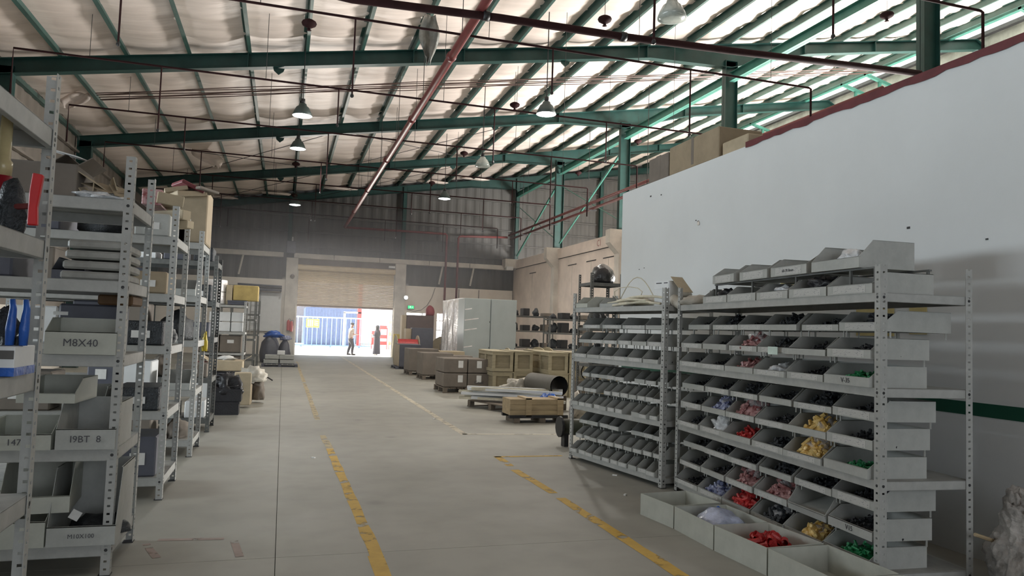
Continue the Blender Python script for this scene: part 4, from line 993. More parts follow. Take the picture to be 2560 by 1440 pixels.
MB().tube([(-0.02, 0, 0.09), (0.055, -.03, 0.095)], 0.011, 8).build('spindle', REDP, t)
h = MB(); h.prism([(-.016, -.065), (.016, -.065), (.012, .0), (.024, .115), (-.010, .12), (-.016, .05)], 'y', -.012, .012)
o = h.build('handle', mat('signal_red', (.50, .012, .015), .4), t, loc=(0.062, -0.04, 0.09)); bevel(o, .004)
p = on_y(8, 440, 3.05)
t = thing('wooden_mallet', 'pale wooden handle with red lower end, extreme left', 'tool', (p.x, 3.05, 1.797))
q = p.z-1.797
MB().lathe([(.001, q), (.026, q), (.028, q+.05), (.020, q+.06), (.020, q+.17), (.018, q+.215), (.012, q+.232), (.001, q+.236)], 12).build('handle', mat('varnished_wood', (.50, .41, .22), .25), t, smooth=True)
MB().lathe([(.001, 0), (.028, 0), (.029, q), (.001, q)], 12).build('red_sleeve', mat('deep_red', (.25, .012, .02), .35), t, smooth=True)
# --- penned-bin rack (front plane y=4.9)
R1 = ((0.0, 4.90), 0.0); yb = 4.88
def lbin(label, px0, px1, pyt, pyb, text=None, zset=None, m=BIN, ts=None, d=0.5, yaw=0.0, rot=None, y=4.88, lipf=.42):
    a, b, z0, z1 = boxpx(px0, px1, pyt, pyb, y); z0 = zset if zset is not None else z0
    h = z1-z0
    return put_bin(label, R1, (a+b)/2, y-4.90, z0, b-a, d, h, h*lipf, 0.13, m, card=False, yaw=yaw, rot=rot, name='parts_bin', text=text, tsize=ts)
S1 = [z+.036 for z in (0.15, 0.70, 1.25, 1.69, 2.18)]
lbin('large grey bin penned M8X40, with boxes stacked behind', 112, 292, 795, 880, 'M8X40', S1[2], BIN_W, .062, .30, lipf=.62)
lbin('large grey bin with penned letters reading T981 8', 140, 290, 1010, 1130, 'I9BT  8', S1[1], BIN, .055, .48, lipf=.45)
lbin('large grey bin marked 147 at the left frame edge', -60, 128, 1060, 1133, '147', S1[1], BIN_W, .05, .45, lipf=.6)
lbin('greenish bin resting on two penned bins, left rack', 40, 190, 948, 1008, None, None, BIN_W, None, .42, yaw=-.06, y=4.95)
lbin('large grey bin on bottom shelf holding a white card', 120, 292, 1178, 1360, 'M10X100', S1[0], BIN, .035, .5, lipf=.26)
lbin('greenish bin at the bottom left of the penned rack', -70, 112, 1280, 1360, None, S1[0], BIN_W, None, .5, lipf=.7)
lbin('greenish bin tilted on another at bottom left', 0, 175, 1165, 1285, None, None, BIN_W, None, .42, yaw=.08, y=4.93, lipf=.35)
bag('dark_bolts', 'dark bolts heaped inside the bottom shelf bin', 'fittings', (-1.02, 5.12, S1[0]+.01), .36, .3, .12, DKC, 9, .3)
t = MB().cbox((0, 0, 0), (.055, .004, .055), 0, -0.5, .5).build('card_tag', PAPER, None, loc=on_y(188, 1288, 5.0)); tag(t, 'white card square lying in the bottom shelf bin', 'card')
carton('flat_case', 'dark flat case behind the M8X40 bin', *boxpx(130, 292, 750, 796, 5.1)[:2], 5.24, 5.5, S1[2], S1[2]+.30, SLATE)
carton('wooden_block', 'brown wooden box behind the M8X40 bin, right side', -1.12, -.92, 5.2, 5.55, S1[2]+.30, S1[2]+.365, mat('brown_board', (.13, .07, .03), .7))
o = MB().cbox((0, 0, 0), (.08, .004, .022)).build('paper_slip', PAPER, None, loc=on_y(152, 783, 5.2)); tag(o, 'white slip on dark case behind the M8X40 bin', 'paper')
# stack of trays and dark bin on the 1.69 shelf
for k in range(4):
    z = S1[3]+k*0.062
    carton('metal_tray', f'grey metal tray, {["bottom", "second", "third", "topmost"][k]} of the stack on upper left shelf', -1.27+.01*k, -0.93, 4.93, 5.45, z, z+.05, SHELF)
lbin('dark open bin beside tray stack on the upper shelf', 130, 212, 640, 694, None, S1[3], SLATE, None, .4, y=4.95)
carton('dark_case', 'dark case on upper shelf at left frame edge', -1.75, -1.52, 4.95, 5.4, S1[3], S1[3]+.17, SLATE)
# top shelf clutter
carton('carton', 'brown open carton on top of the penned-bin rack, left one', *boxpx(15, 122, 410, 480, 5.0)[:2], 4.96, 5.4, S1[4], S1[4]+.20, CARD_D, flaps=.12)
carton('carton', 'brown open carton right of the near post, top shelf', *boxpx(138, 196, 415, 485, 5.0)[:2], 4.96, 5.35, S1[4], S1[4]+.20, CARD_D, flaps=.10)
o = MB().cbox((0, 0, 0), (.42, .30, .006), 0, .1, .22).build('white_board', WHITE, None, loc=on_y(118, 372, 5.0)); tag(o, 'white thin board laid over cartons on the left rack', 'board')
for k, (px, py, w_, ry, rz_) in enumerate(((232, 452, .26, .55, .3), (262, 470, .20, .3, -.4), (205, 468, .16, .9, .1))):
    p = on_y(px, py, 5.1)
    o = MB().cbox((0, 0, 0), (w_, .18, .005), rz_, 0.2, ry).cbox((w_*.45, 0, -.02), (.08, .17, .005), rz_, 0, ry+.7).build('torn_cardboard', CARD2 if k != 1 else CARD, None, loc=p)
    tag(o, ['large torn pale cardboard sheet sagging over left rack top', 'torn brown cardboard scrap at the right post', 'small upright torn cardboard piece by the carton'][k], 'cardboard')
bag('film_scrap', 'shiny crumpled film between torn cardboards on left rack', 'film', (-1.12, 5.05, S1[4]), .30, .3, .06, PLASTIC, 12, .5)
# --- filling of the racks behind
cols = [DKC, CARD_D, SLATE, CARD, SLATE, CARD_D, BIN, DKC, WHITE, CARD_D]
cn = {id(WHITE): 'white', id(CARD): 'brown', id(SLATE): 'dark slate', id(CARD_D): 'dull brown', id(BLUE): 'blue', id(CARD2): 'pale brown', id(BIN): 'grey', id(DKC): 'black'}
rk_n = {2: 'second left rack', 3: 'third left rack', 4: 'dark left rack'}
sh5 = ['bottom shelf', 'second shelf', 'third shelf', 'fourth shelf', 'top shelf']
pos_n = ['at the aisle end', 'second from aisle', 'third from aisle', 'fourth from aisle']
r3 = random.Random(21)
for ri in (2, 3, 4):
    y, D, H, lv, m, _l = left[ri]
    for si, z in enumerate(lv):
        x = XR0-0.06
        for j in range(3):
            w_ = r3.uniform(.26, .46); h = r3.uniform(.18, .40) if si < 4 else r3.uniform(.10, .30)
            mm = cols[(ri*7+si*3+j*4) % 10]; shp = (ri+si*2+j) % 4
            if ri == 3 and si == 4 and j == 0: x -= .1; continue
            lab = f'{cn[id(mm)]} %s {pos_n[j]}, {sh5[si]} of the {rk_n[ri]}'
            zt = z+.037; yy0, yy1 = y+.04, y+.04+r3.uniform(.4, .62)
            if shp == 3 and mm is not SLATE:
                bag('packed_bag', lab % 'packed bag', 'bag', (x-w_/2, (yy0+yy1)/2, zt), w_, yy1-yy0, h, mm, ri+si*5+j, .3)
            elif shp == 1 and si < 4:
                put_bin(lab % 'open bin', ((0, 0), 0.0), x-w_/2, yy0-.02, zt, w_, .45, min(h, .2), .08, .12, BIN if mm is not WHITE else BIN_W, name='parts_bin')
                bpy.context.view_layer.objects if False else None
            else:
                carton('carton', lab % 'carton', x-w_, x-.01, yy0, yy1, zt, zt+h, mm, card=[(0, h*.3, w_*.4, h*.3)] if j % 2 == 0 else None)
            x -= w_+r3.uniform(.03, .1)
bag('striped_bag', 'black and white striped cloth bundle on second left rack', 'bag', (-1.08, 7.75, 1.29), .24, .14, .16, mat('striped_cloth', (.05, .05, .055), .8, 0, .3, 30, c2=(.5, .5, .5), stretch=(1, 0, 1)), 3, .2)
# cardboard clutter atop second rack, and upright carton on third
for k, (px, py, w_, h_, mm) in enumerate(((388, 500, .16, .14, REDB), (440, 478, .24, .05, CARD), (418, 505, .22, .10, CARD2), (470, 470, .26, .04, MAROON), (462, 486, .34, .05, CARD), (500, 478, .25, .03, CARD_D), (430, 540, .10, .09, CARD2), (434, 562, .10, .07, CARD2))):
    yy = 7.25 if k in (0, 2, 6, 7) else 8.95
    p = on_y(px, py, yy); rot_ = (0, -.25, 0.1, .35, -.15, .1, 0, 0)[k]
    o = MB().cbox((0, 0, 0), (w_, .35, h_), .15*k, 0, rot_).build('cardboard_scrap', mm, None, loc=p); bevel(o, .006)
    tag(o, ['red bundle on the second left rack top', 'flattened brown carton lying on rack-top heap, left', 'crumpled pale carton behind the second post pair', 'dark red folded carton at the peak of the rack-top heap',
            'long brown carton under the dark red one', 'thin dull cardboard sheet at right end of the rack-top heap', 'small yellowed box with hole, upper of two', 'small yellowed box with hole, lower of two'][k], 'cardboard')
a, b, z0, z1 = boxpx(447, 517, 503, 610, 9.0)
carton('carton', 'upright plain brown carton on top of the third left rack', a, b, 9.0, 9.6, 2.39, 3.0, CARD)
o = bag('yellow_strap', 'yellow cloth tied around a post of the third left rack', 'strap', on_y(511, 878, 9.72), .07, .06, .24, YPOST, 5, .3)

# ================================================================== LEFT FLOOR GOODS
def crate_open(name, label, x0, x1, y0, y1, z0, h, m, cat='crate'):
    t = thing(name, label, cat, ((x0+x1)/2, (y0+y1)/2, z0)); a, b = (x1-x0)/2, (y1-y0)/2; th = .012
    for nm, bb in (('front_panel', (-a, -b, 0, a, -b+th, h)), ('back_panel', (-a, b-th, 0, a, b, h)), ('side_panel', (-a, -b+th, 0, -a+th, b-th, h)), ('side_panel', (a-th, -b+th, 0, a, b-th, h)), ('base', (-a+th, -b+th, 0, a-th, b-th, th))):
        MB().box(*bb).build(nm, m, t)
    MB().box(-a-.01, -b-.01, h-.03, a+.01, -b, h).box(-a-.01, b, h-.03, a+.01, b+.01, h).box(-a-.01, -b, h-.03, -a, b, h).box(a, -b, h-.03, a+.01, b, h).build('rim', m, t)
    return t
crate_open('plastic_crate', 'black plastic crate on the floor, lower of the stack', -1.16, -0.63, 12.95, 13.35, 0, .21, BLACKP)
crate_open('plastic_crate', 'black plastic crate stacked askew, upper of the two', -1.10, -0.60, 13.0, 13.4, .212, .20, BLACKP)
bag('cable_heap', 'tangled black cables heaped in the black crates', 'cables', (-.87, 13.2, .24), .5, .38, .42, BLACKP, 6, .5, sub=4)
for k in range(6):
    r2 = random.Random(k+50); pts = [(-.9+.25*math.cos(a*.7+k)+r2.uniform(-.03, .03), 13.12+.1*math.sin(a*.9+k), .45+.02*k+.12*math.sin(a*.5+k)) for a in range(9)]
    o = MB().tube(pts, .012, 5).build('cable_loop', BLACKP, None, smooth=True); tag(o, f'loose black cable loop over the black crates, {ORD[k]} from bottom', 'cable')
carton('carton', 'brown carton on the floor behind the black crates', -1.0, -.50, 14.6, 15.1, 0, .36, CARD)
carton('carton', 'tall brown carton leaning behind the black crates', -.78, -.50, 14.0, 14.25, .05, .62, CARD2, rz=.1)
carton('carton', 'dark closed box under the open pale carton', -1.35, -.65, 15.6, 16.1, 0, .52, SLATE)
carton('carton', 'yellowish carton before the dark closed box', -1.2, -.72, 15.2, 15.5, 0, .45, CARD2)
t = carton('carton', 'pale open carton on the dark box, papers inside', -1.36, -.72, 15.5, 16.1, .56, .76, CARD2, flaps=.18)
bag('paper_pile', 'white papers sticking out of the pale open carton', 'paper', (-1.05, 15.8, .76), .4, .3, .09, PAPER, 4, .5)
t = thing('cloth_bundle', 'grey rag bundle with stick hanging at the rack corner', 'rags', (-.56, 15.0, 0))
bag('rag', None, None, (0.05, 0, .40), .55, .35, .30, TARP, 7, .5, parent=t); bag('rag', None, None, (0.16, .05, .05), .28, .26, .40, CARD_D, 8, .4, parent=t)
MB().tube([(.1, 0, .62), (.42, 0, .42)], .014, 6).build('stick', DARK, t)
carton('carton', 'red-topped carton between rack posts and cartons', -1.62, -1.32, 15.6, 16.0, .45, .72, MAROON)
carton('carton', 'white box under the red-topped carton', -1.62, -1.32, 15.6, 16.0, 0, .43, WHITE)
# far-left racks
rack('grey rack in far left, wrapped rolls on top', (-1.95, 19.0), 0.0, 1.08, 0.9, 2.02, [.3, .75, 1.25, 1.9], STEEL, False)
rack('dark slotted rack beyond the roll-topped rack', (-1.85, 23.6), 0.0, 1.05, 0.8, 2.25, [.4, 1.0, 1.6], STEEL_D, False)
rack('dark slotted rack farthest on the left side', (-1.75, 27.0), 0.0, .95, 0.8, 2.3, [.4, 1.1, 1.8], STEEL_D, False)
for k, (x, z) in enumerate(((-1.62, 1.94), (-1.62, 2.24))):
    t = thing('wrapped_roll', ['film-wrapped white roll, lower one on far left rack', 'film-wrapped white roll, upper one on far left rack'][k], 'roll', (x, 19.4, z))
    MB().lathe([(.001, 0), (.26, 0), (.27, .02), (.27, .27), (.25, .295), (.001, .295)], 20).build('roll_body', FILM, t, smooth=True)
carton('carton', 'yellow-brown carton on far left rack top, right one', -1.20, -.62, 19.2, 19.8, 2.05, 2.42, mat('ochre_carton', (.45, .34, .13), .8))
carton('carton', 'yellow-brown carton on far left rack top, left one', -1.36, -1.22, 19.2, 19.7, 1.94, 2.42, CARD2)
crate_open('dark_tray', 'dark tray on the far left rack under the ochre carton', -1.30, -.88, 19.02, 19.5, 1.94, .10, SLATE)
for k, (a, b, z) in enumerate(((-1.70, -1.22, 1.29), (-1.20, -.93, 1.29), (-1.70, -1.22, 1.53), (-1.20, -.93, 1.53))):
    carton('white_carton', f'white carton on far left rack, {["lower left", "lower right", "upper left", "upper right"][k]} of four', a, b, 19.05, 19.5, z, z+.225, WHITE)
for k, (a, b, z, h) in enumerate(((-1.9, -1.45, .79, .40), (-1.43, -.95, .79, .40), (-1.85, -1.4, .34, .36), (-1.36, -.95, .34, .36))):
    carton('carton', f'dull brown carton on the far left rack, {["upper left", "upper right", "lower left", "lower right"][k]}', a, b, 19.05, 19.6, z, z+h, CARD_D, card=[(0, h*.55, .15, .08)])
# black bales, blue film and pallet of grey goods, far left
for k, (a, b, y0, y1, z0, z1) in enumerate(((-.75, -.15, 30.0, 30.7, 0.0, 1.02), (-.12, .30, 30.1, 30.8, 0.0, .92), (-.8, -.1, 30.8, 31.6, 0.0, 1.15))):
    t = bag('black_bale', ['black wrapped bale by the far left racks', 'black wrapped bale nearest the shutter', 'tall black wrapped bale at the back of the group'][k], 'bale', ((a+b)/2, (y0+y1)/2, z0), b-a+.1, y1-y0, z1-z0, SLATE, k+3, .12)
bag('blue_film', 'crumpled blue film on top of the black bales', 'film', (-.35, 30.5, .98), .75, .6, .28, BLUE, 4, .5)
bag('blue_film', 'smaller blue-grey film heap beside the larger one', 'film', (.1, 30.5, .88), .45, .5, .18, BLUEB, 6, .5)
def pallet(label, x, y, w_, d, rz=0, m=WOODD, h=.13):
    t = thing('pallet', label, 'pallet', (x, y, 0), rz)
    n = max(4, int(w_/.16))
    for k in range(n): MB().box(-w_/2+k*w_/n+.01, -d/2, h-.02, -w_/2+(k+1)*w_/n-.015, d/2, h).build('plank', m, t)
    for yy in (-d/2+.04, 0, d/2-.04):
        for xx in (-w_/2+.06, 0, w_/2-.06): MB().box(xx-.05, yy-.045, .02, xx+.05, yy+.045, h-.02).build('block', m, t)
        MB().box(-w_/2, yy-.045, 0, w_/2, yy+.045, .02).build('skid', m, t)
    return t
pallet('dark pallet under grey sacks, far left near the shutter', -.05, 27.9, 1.25, .9, 0, SLATE, .10)
for k, (x, z, w_, mm) in enumerate(((-.35, .11, .5, BIN), (.2, .11, .5, BIN), (-.32, .27, .48, BIN), (.18, .27, .5, BIN), (-.02, .42, .26, WHITE))):
    carton('packed_slab', f'{"small white" if k == 4 else "grey"} packed slab on far left pallet, {["lower left", "lower right", "upper left", "upper right", "topmost"][k]}', x-w_/2, x+w_/2, 27.6, 28.2, z, z+.14, mm)
# white leaning board, ladder, pipe rack, red devices on the back wall's left part
o = MB().box(-1.75, 38.50, 1.15, -.15, 38.56, 3.05).build('white_board', WHITE); tag(o, 'large white board on the back wall left of the shutter', 'board')
t = thing('ladder', 'thin metal ladder leaning against the white board', 'ladder', (-1.55, 38.4, 1.0))
for x in (0, .42): MB().tube([(x, 0, 0), (x, .06, 2.2)], .02, 6).build('rail', STEEL, t)
for k in range(7): MB().tube([(0, 0, .2+k*.3), (.42, 0, .2+k*.3)], .014, 6).build('rung', STEEL, t)
t = thing('pipe_bracket', 'wall bracket carrying stock pipes left of the shutter', 'bracket', (-2.9, 38.6, 3.1))
for x in (0.3, 1.5, 2.7): MB().box(x-.03, -.75, 0, x+.03, .05, .06).build('arm', DARK, t)
for k in range(9):
    z = 3.20+.1*(k//3); y = 38.05+.12*(k % 3); xa = -2.6 if k < 6 else -2.2
    o = MB().tube([(xa, y, z), (-.15-.4*(k//6)*(k % 2), y, z-.04)], .042, 8).build('stock_pipe', DARK if k % 2 else SLATE, None, smooth=True)
    tag(o, f'dark stock pipe on the wall bracket, {["front", "middle", "rear"][k % 3]} of the {["lowest", "middle", "highest"][k//3]} layer', 'pipe')
for k, (px, py) in enumerate(((720, 812), (727, 815))):
    t = thing('fire_extinguisher', ['red extinguisher at the left door pillar, left one', 'red extinguisher at the left door pillar, right one'][k], 'extinguisher', on_y(px, py+14, 38.3))
    MB().lathe([(.001, 0), (.075, 0), (.08, .03), (.08, .42), (.05, .50), (.02, .52), (.001, .53)], 12).build('cylinder', mat('extinguisher_red', (.5, .05, .04), .4), t, smooth=True)
    MB().tube([(0, 0, .52), (.03, 0, .58), (.09, 0, .55), (.10, 0, .3)], .012, 6).build('hose', DARK, t)
t = thing('alarm_beacon', 'small round alarm beacon on the left door pillar', 'alarm', on_y(731, 691, 38.43))
MB().lathe([(.001, 0), (.11, 0), (.11, .04), (.05, .08), (.001, .09)], 12, m=Matrix.Rotation(PI/2, 4, 'X')).build('housing', CARD_D, t)
t = thing('control_box', 'dark control box on the end column above shutter pillar', 'box', on_y(728, 618, 38.35))
bevel(MB().box(-.22, -.1, -.3, .22, .12, .3).build('housing', SLATE, t), .02); MB().cbox((.05, -.02, .42), (.08, .08, .2)).build('bracket', STEEL, t)

# ================================================================== RIGHT FLOOR GOODS
pallet('wooden pallet under the stacked brown cartons', 4.30, 17.95, 1.2, 1.15)
ct = [(3.72, 4.29, .14, .47), (4.31, 4.86, .14, .47), (3.72, 4.29, .485, .82), (4.31, 4.86, .485, .82)]
for k, (a, b, z0, z1) in enumerate(ct):
    carton('carton', f'brown carton with white card, {["lower left", "lower right", "upper left", "upper right"][k]} on aisle pallet', a, b, 17.42, 18.45, z0, z1, CARD_D, card=[(.12 if k % 2 == 0 else 0, (z1-z0)*.35, .12, .17)],
           txt='Cool' if k == 1 else None)
carton('carton', 'low brown carton right of the palletised cartons', 4.89, 5.42, 17.3, 18.2, .0, .48, CARD_D, card=[(.0, .14, .13, .18)])
def wood_crate(label, px0, px1, pyt, pyb, y, d, m=WOOD, z0=None):
    a, b, zb, zt = boxpx(px0, px1, pyt, pyb, y); zb = z0 if z0 is not None else max(0, zb)
    t = thing('wooden_crate', label, 'crate', ((a+b)/2, y, zb)); w_ = (b-a)/2; h = zt-zb
    MB().box(-w_+.03, .032, .03, w_-.03, d-.03, h-.03).build('crate_body', WOODB, t)
    bt = .035; fw = .075
    for x in (-w_, w_-fw):
        MB().box(x, 0, 0, x+fw, bt, h).build('batten', m, t); MB().box(x, d-bt, 0, x+fw, d, h).build('batten', m, t)
    for z in (0.0, h-fw):
        MB().box(-w_+fw, 0, z, w_-fw, bt*.8, z+fw).build('batten', m, t)
        MB().box(-w_, bt, z, -w_+bt, d-bt, z+fw).build('batten', m, t)
    MB().box(-w_, d/2-.05, fw, -w_+bt, d/2+.05, h-fw).build('batten', m, t)
    MB().box(-w_-.01, -.01, h-.004, w_+.01, d+.01, h+.016).build('lid', m, t)
    return t
cz = 0.0
g1 = [(1232, 1281, 932, 985, 00, 'lower left crate of the first plywood group behind profiles'), (1283, 1330, 932, 985, 0, 'lower right crate of first plywood group behind profiles'),
      (1231, 1283, 880, 929, None, 'upper left crate of the first plywood group'), (1287, 1332, 880, 929, None, 'upper right crate of the first plywood group')]
for a, b, t_, bt_, z0, lab in g1: wood_crate(lab, a, b, t_, bt_, 16.9, 1.3, z0=z0 if z0 is not None else .56)
wood_crate('plywood crate set back at far left of the first group', 1222, 1262, 877, 930, 18.5, 1.0, z0=.55); wood_crate('lower plywood crate set back behind the first group', 1222, 1262, 931, 975, 18.5, 1.0, z0=0)
g2 = [(1372, 1420, 935, 985, 0, 'lower left crate of the second plywood group by the rack'), (1422, 1468, 935, 985, 0, 'lower right crate of the second plywood group by the rack'),
      (1372, 1420, 883, 932, None, 'upper left crate of the second plywood group'), (1424, 1470, 883, 932, None, 'upper right crate of the second plywood group')]
for a, b, t_, bt_, z0, lab in g2: wood_crate(lab, a, b, t_, bt_, 16.4, 1.3, z0=z0 if z0 is not None else .56)
wood_crate('plywood crate set back, pale face, between the two groups', 1338, 1372, 878, 930, 18.2, 1.0, z0=.56); wood_crate('lower set-back plywood crate between the two groups', 1338, 1372, 931, 980, 18.2, 1.0, z0=0)
wood_crate('plywood crate glimpsed through the farther bin rack', 1475, 1560, 880, 975, 16.6, 1.0, z0=0)
# profiles bundle on pallet with tarp
pallet('grey pallet under the white metal profiles', 4.35, 13.9, 1.1, 1.5, .35, WOODD)
r4 = random.Random(8)
for k in range(11):
    z = .15+.045*(k//4)+.01*k; ang = -.35+r4.uniform(-.22, .22); L = r4.uniform(1.5, 2.1); cx, cy = 4.35+r4.uniform(-.08, .1), 14.0+.14*(k % 4)-.25
    o = MB(); o.box(-L/2, -.055, 0, L/2, -.050, .05).box(-L/2, .05, 0, L/2, .055, .05).box(-L/2, -.055, .045, L/2, .055, .05)
    o = o.build('metal_profile', WHITE if k % 3 else STRAPM, None, loc=(cx, cy, z+.02), rz=ang); tag(o, f'long white channel profile in the floor bundle, {ORD[k]} from the bottom', 'profile')
o = bag('tarpaulin', 'grey creased tarpaulin draped behind the white profiles', 'tarpaulin', (5.0, 15.0, .0), 1.5, .8, .58, TARP, 9, .42, sub=5)
bag('blue_cloth', 'crumpled blue cloth beside the white profiles', 'cloth', (4.62, 12.75, .0), .42, .4, .46, BLUE, 10, .45)
bag('grey_film', 'grey crumpled film right of the blue cloth', 'film', (5.15, 12.5, 0.0), .4, .4, .42, TARP, 11, .4)
# long pine crate on a dark skid
t = thing('long_crate', 'long low pine crate with cross battens on the dark skid', 'crate', (3.62, 11.75, .13))
W_, D_, H_ = 1.0, .5, .26
for k in range(3): MB().box(.03, .02, .0+k*.087, W_-.03, .04, .083+k*.087).build('plank', WOOD2, t)
for k in range(3): MB().box(.03, D_-.04, .0+k*.087, W_-.03, D_-.02, .083+k*.087).build('plank', WOOD2, t)
for k in range(4): MB().box(.03, .04+k*.105, H_-.02, W_-.03, .04+k*.105+.10, H_).build('plank', WOOD2, t)
for x in (.03, W_-.05): MB().box(x, .04, 0, x+.02, D_-.04, H_-.02).build('end_panel', WOOD2, t)
for x in (.30, .86): 
    MB().box(x, 0, -.02, x+.10, .02, H_+.02).build('batten', WOOD2, t); MB().box(x, 0, H_, x+.10, D_, H_+.022).build('batten', WOOD2, t)
t = thing('skid', 'dark skid under the long pine crate', 'pallet', (3.62, 11.75, 0))
MB().box(.02, .0, .08, W_+.05, .08, .13).build('beam', DARK, t); MB().box(.02, .4, .08, W_+.05, .48, .13).build('beam', DARK, t)
for x in (.1, .55, .95): MB().box(x, .0, 0, x+.1, .48, .08).build('block', WOODD, t)
# dark machine bench and pipe stubs at the rack's far post
t = thing('pump_casting', 'dark green cast pump on stubby legs by far rack post', 'pump', (3.62, 9.35, 0))
MB().tube([(0, 0, .26), (.62, 0, .24)], [.10, .13], 14).build('casing', mat('dark_olive', (.06, .065, .045), .45), t, smooth=True)
for x in (.03, .42): MB().box(x, -.06, 0, x+.06, .06, .22).build('leg', DARK, t)
MB().lathe([(.001, 0), (.14, 0), (.14, .03), (.001, .03)], 14, (0, 0, .26), Matrix.Rotation(-PI/2, 4, 'Y')).build('flange', DARK, t)
for k, (px, py, y, r, L) in enumerate(((1398, 966, 13.6, .20, 1.1), (1478, 930, 13.4, .2, 1.0))):
    p = on_y(px, py, y); t = thing('pipe_stub', ['large open dark pipe end beside the plywood crates', 'second large dark pipe end seen through the rack'][k], 'pipe', p)
    MB().tube([(0, 0, 0), (.30*(1 if k else -.6), L, 0)], r, 20, False).build('outer_wall', mat('old_pipe', (.10, .095, .08), .6), t, smooth=True)
    MB().tube([(0, 0.0, 0), (.295*(1 if k else -.6), L*.98, 0)], r*.9, 20, False).build('bore', BLACKP, t, smooth=True)
    MB().box(-.25, .1, -p.z, .2, .3, -r*.95).build('cradle', WOODD, t)
# tall grey cabinets and film-wrapped units behind
for k in range(2):
    a = 5.98+k*.955
    t = thing('tall_cabinet', ['tall pale grey cabinet, left one with film strips', 'tall pale grey cabinet, right one of the pair'][k], 'cabinet', (a, 25.0, 0))
    bevel(MB().box(0, 0, .08, .94, .98, 2.63).build('body', CAB, t), .01); MB().box(.02, .03, 0, .92, .95, .08).build('plinth', SLATE, t)
    MB().box(.015, -.014, .12, .925, 0, 2.60).build('door', CAB, t)
    for z in (.9, 1.8): MB().box(.90, -.022, z, .92, -.014, z+.05).build('hinge', DARK, t)
    if k == 0:
        for z, l in ((2.25, .25), (1.9, .5), (1.55, .45), (.95, .3), (.5, .2)): MB().cbox((l/2+.01, -.018, z), (l, .003, .035), 0, 0, -.16).build('film_strip', FILM, t)
for k in range(3):
    t = thing('wrapped_unit', ['film-wrapped tall unit standing against the grey cabinets', 'film-wrapped tall unit in the middle of the three', 'film-wrapped tall unit, farthest and brightest of three'][k], 'cabinet', (6.06+.02*k, 26.05+k*1.12, 0))
    mb = MB(); nx = 24; nz = 26; vv = []; ff = []
    per = [(0, 0), (1.6, 0), (1.6, 1.02), (0, 1.02)]
    for j in range(nz+1):
        z = .05+2.62*j/nz
        for i in range(nx):
            u = i/nx*4; s_ = int(u) % 4; f_ = u-int(u); (ax, ay), (bx, by) = per[s_], per[(s_+1) % 4]
            x, y = ax+(bx-ax)*f_, ay+(by-ay)*f_; n1 = noise.noise(Vector((x*2.1, y*2.3+k*9, z*1.6)))*.06
            vv.append((x-(.85-x)*0+n1, y+n1*.5, z))
    for j in range(nz):
        for i in range(nx): ff.append((j*nx+i, j*nx+(i+1) % nx, (j+1)*nx+(i+1) % nx, (j+1)*nx+i))
    ff.append(tuple(nz*nx+i for i in range(nx)))
    mb.add(vv, ff).build('film_wrap', FILM, t, smooth=True)
    MB().box(.06, .05, 0, 1.54, .97, .06).build('base', SLATE, t)
# cartons in rows before the cabinets, each with pallet
for k, (a, b, y, z1, d, mm) in enumerate(((4.02, 4.95, 21.9, .80, 1.0, CARD_D), (4.98, 5.6, 22.1, .72, 1.0, CARD_D), (3.95, 4.9, 23.9, .86, 1.1, CARD_D), (4.95, 5.8, 24.0, .80, .8, CARD2), (5.2, 5.95, 20.2, .66, 1.0, CARD))):
    carton('carton', ['wide dull carton on the second aisle pallet, left', 'dull carton on second aisle pallet, right', 'wide dull carton on the third aisle pallet', 'pale-topped carton before the grey cabinets', 'pale brown carton behind the palletised cartons'][k], a, b, y, y+d, .14, z1, mm)
    pallet(['pallet under the wide dull carton', 'pallet under the second aisle right carton', 'pallet of the third aisle carton', 'pallet before the grey cabinets', 'pallet behind the palletised cartons'][k], (a+b)/2, y+d/2, b-a, d)
carton('blue_box', 'small blue box on the cartons before the cabinet', *boxpx(1205, 1216, 895, 903, 20.4)[:2], 20.3, 20.6, .66, .74, BLUE)
# slate box with reel, slate boards and brown cabinet
t = carton('slate_case', 'slate grey case with pale side at the aisle edge', 4.15, 4.95, 27.4, 28.6, .10, .92, SLATE)
MB().box(-.42, -.6, .01, -.405, .6, .80).build('side_panel', CARD2, t)
pallet('low dark pallet under the slate grey case', 4.5, 28.0, .95, 1.25, 0, SLATE, .095)
def reel(label, p, r, wd, mflange, mdrum, rz=0, rd=.6):
    t = thing('cable_reel', label, 'cable reel', p, rz); m = Matrix.Rotation(PI/2, 4, 'Y')
    for x in (-wd/2, wd/2-.03): MB().lathe([(.001, 0), (r, 0), (r, .03), (.001, .03)], 24, (x, 0, r), m).build('flange', mflange, t)
    MB().lathe([(r*rd, 0), (r*rd, wd-.06)], 20, (-wd/2+.03, 0, r), m).build('drum', mdrum, t, smooth=True); return t
reel('cable reel wound with red cable behind the slate case', (4.75, 29.6, 0), .62, .9, WOOD, RED, 0, .75)
reel('wooden cable reel before the wrapped units', (7.25, 34.0, 0), .6, .7, WOOD, CARD_D, 1.1)
reel('wooden cable reel with black cable standing behind the plywood crates', (6.30, 19.8, 0), .53, .62, WOOD, BLACKP, 0, .85)
reel('bare wooden cable reel flange beside rack shelves', (7.25, 20.4, 0), .55, .35, WOOD, BLACKP, .3)
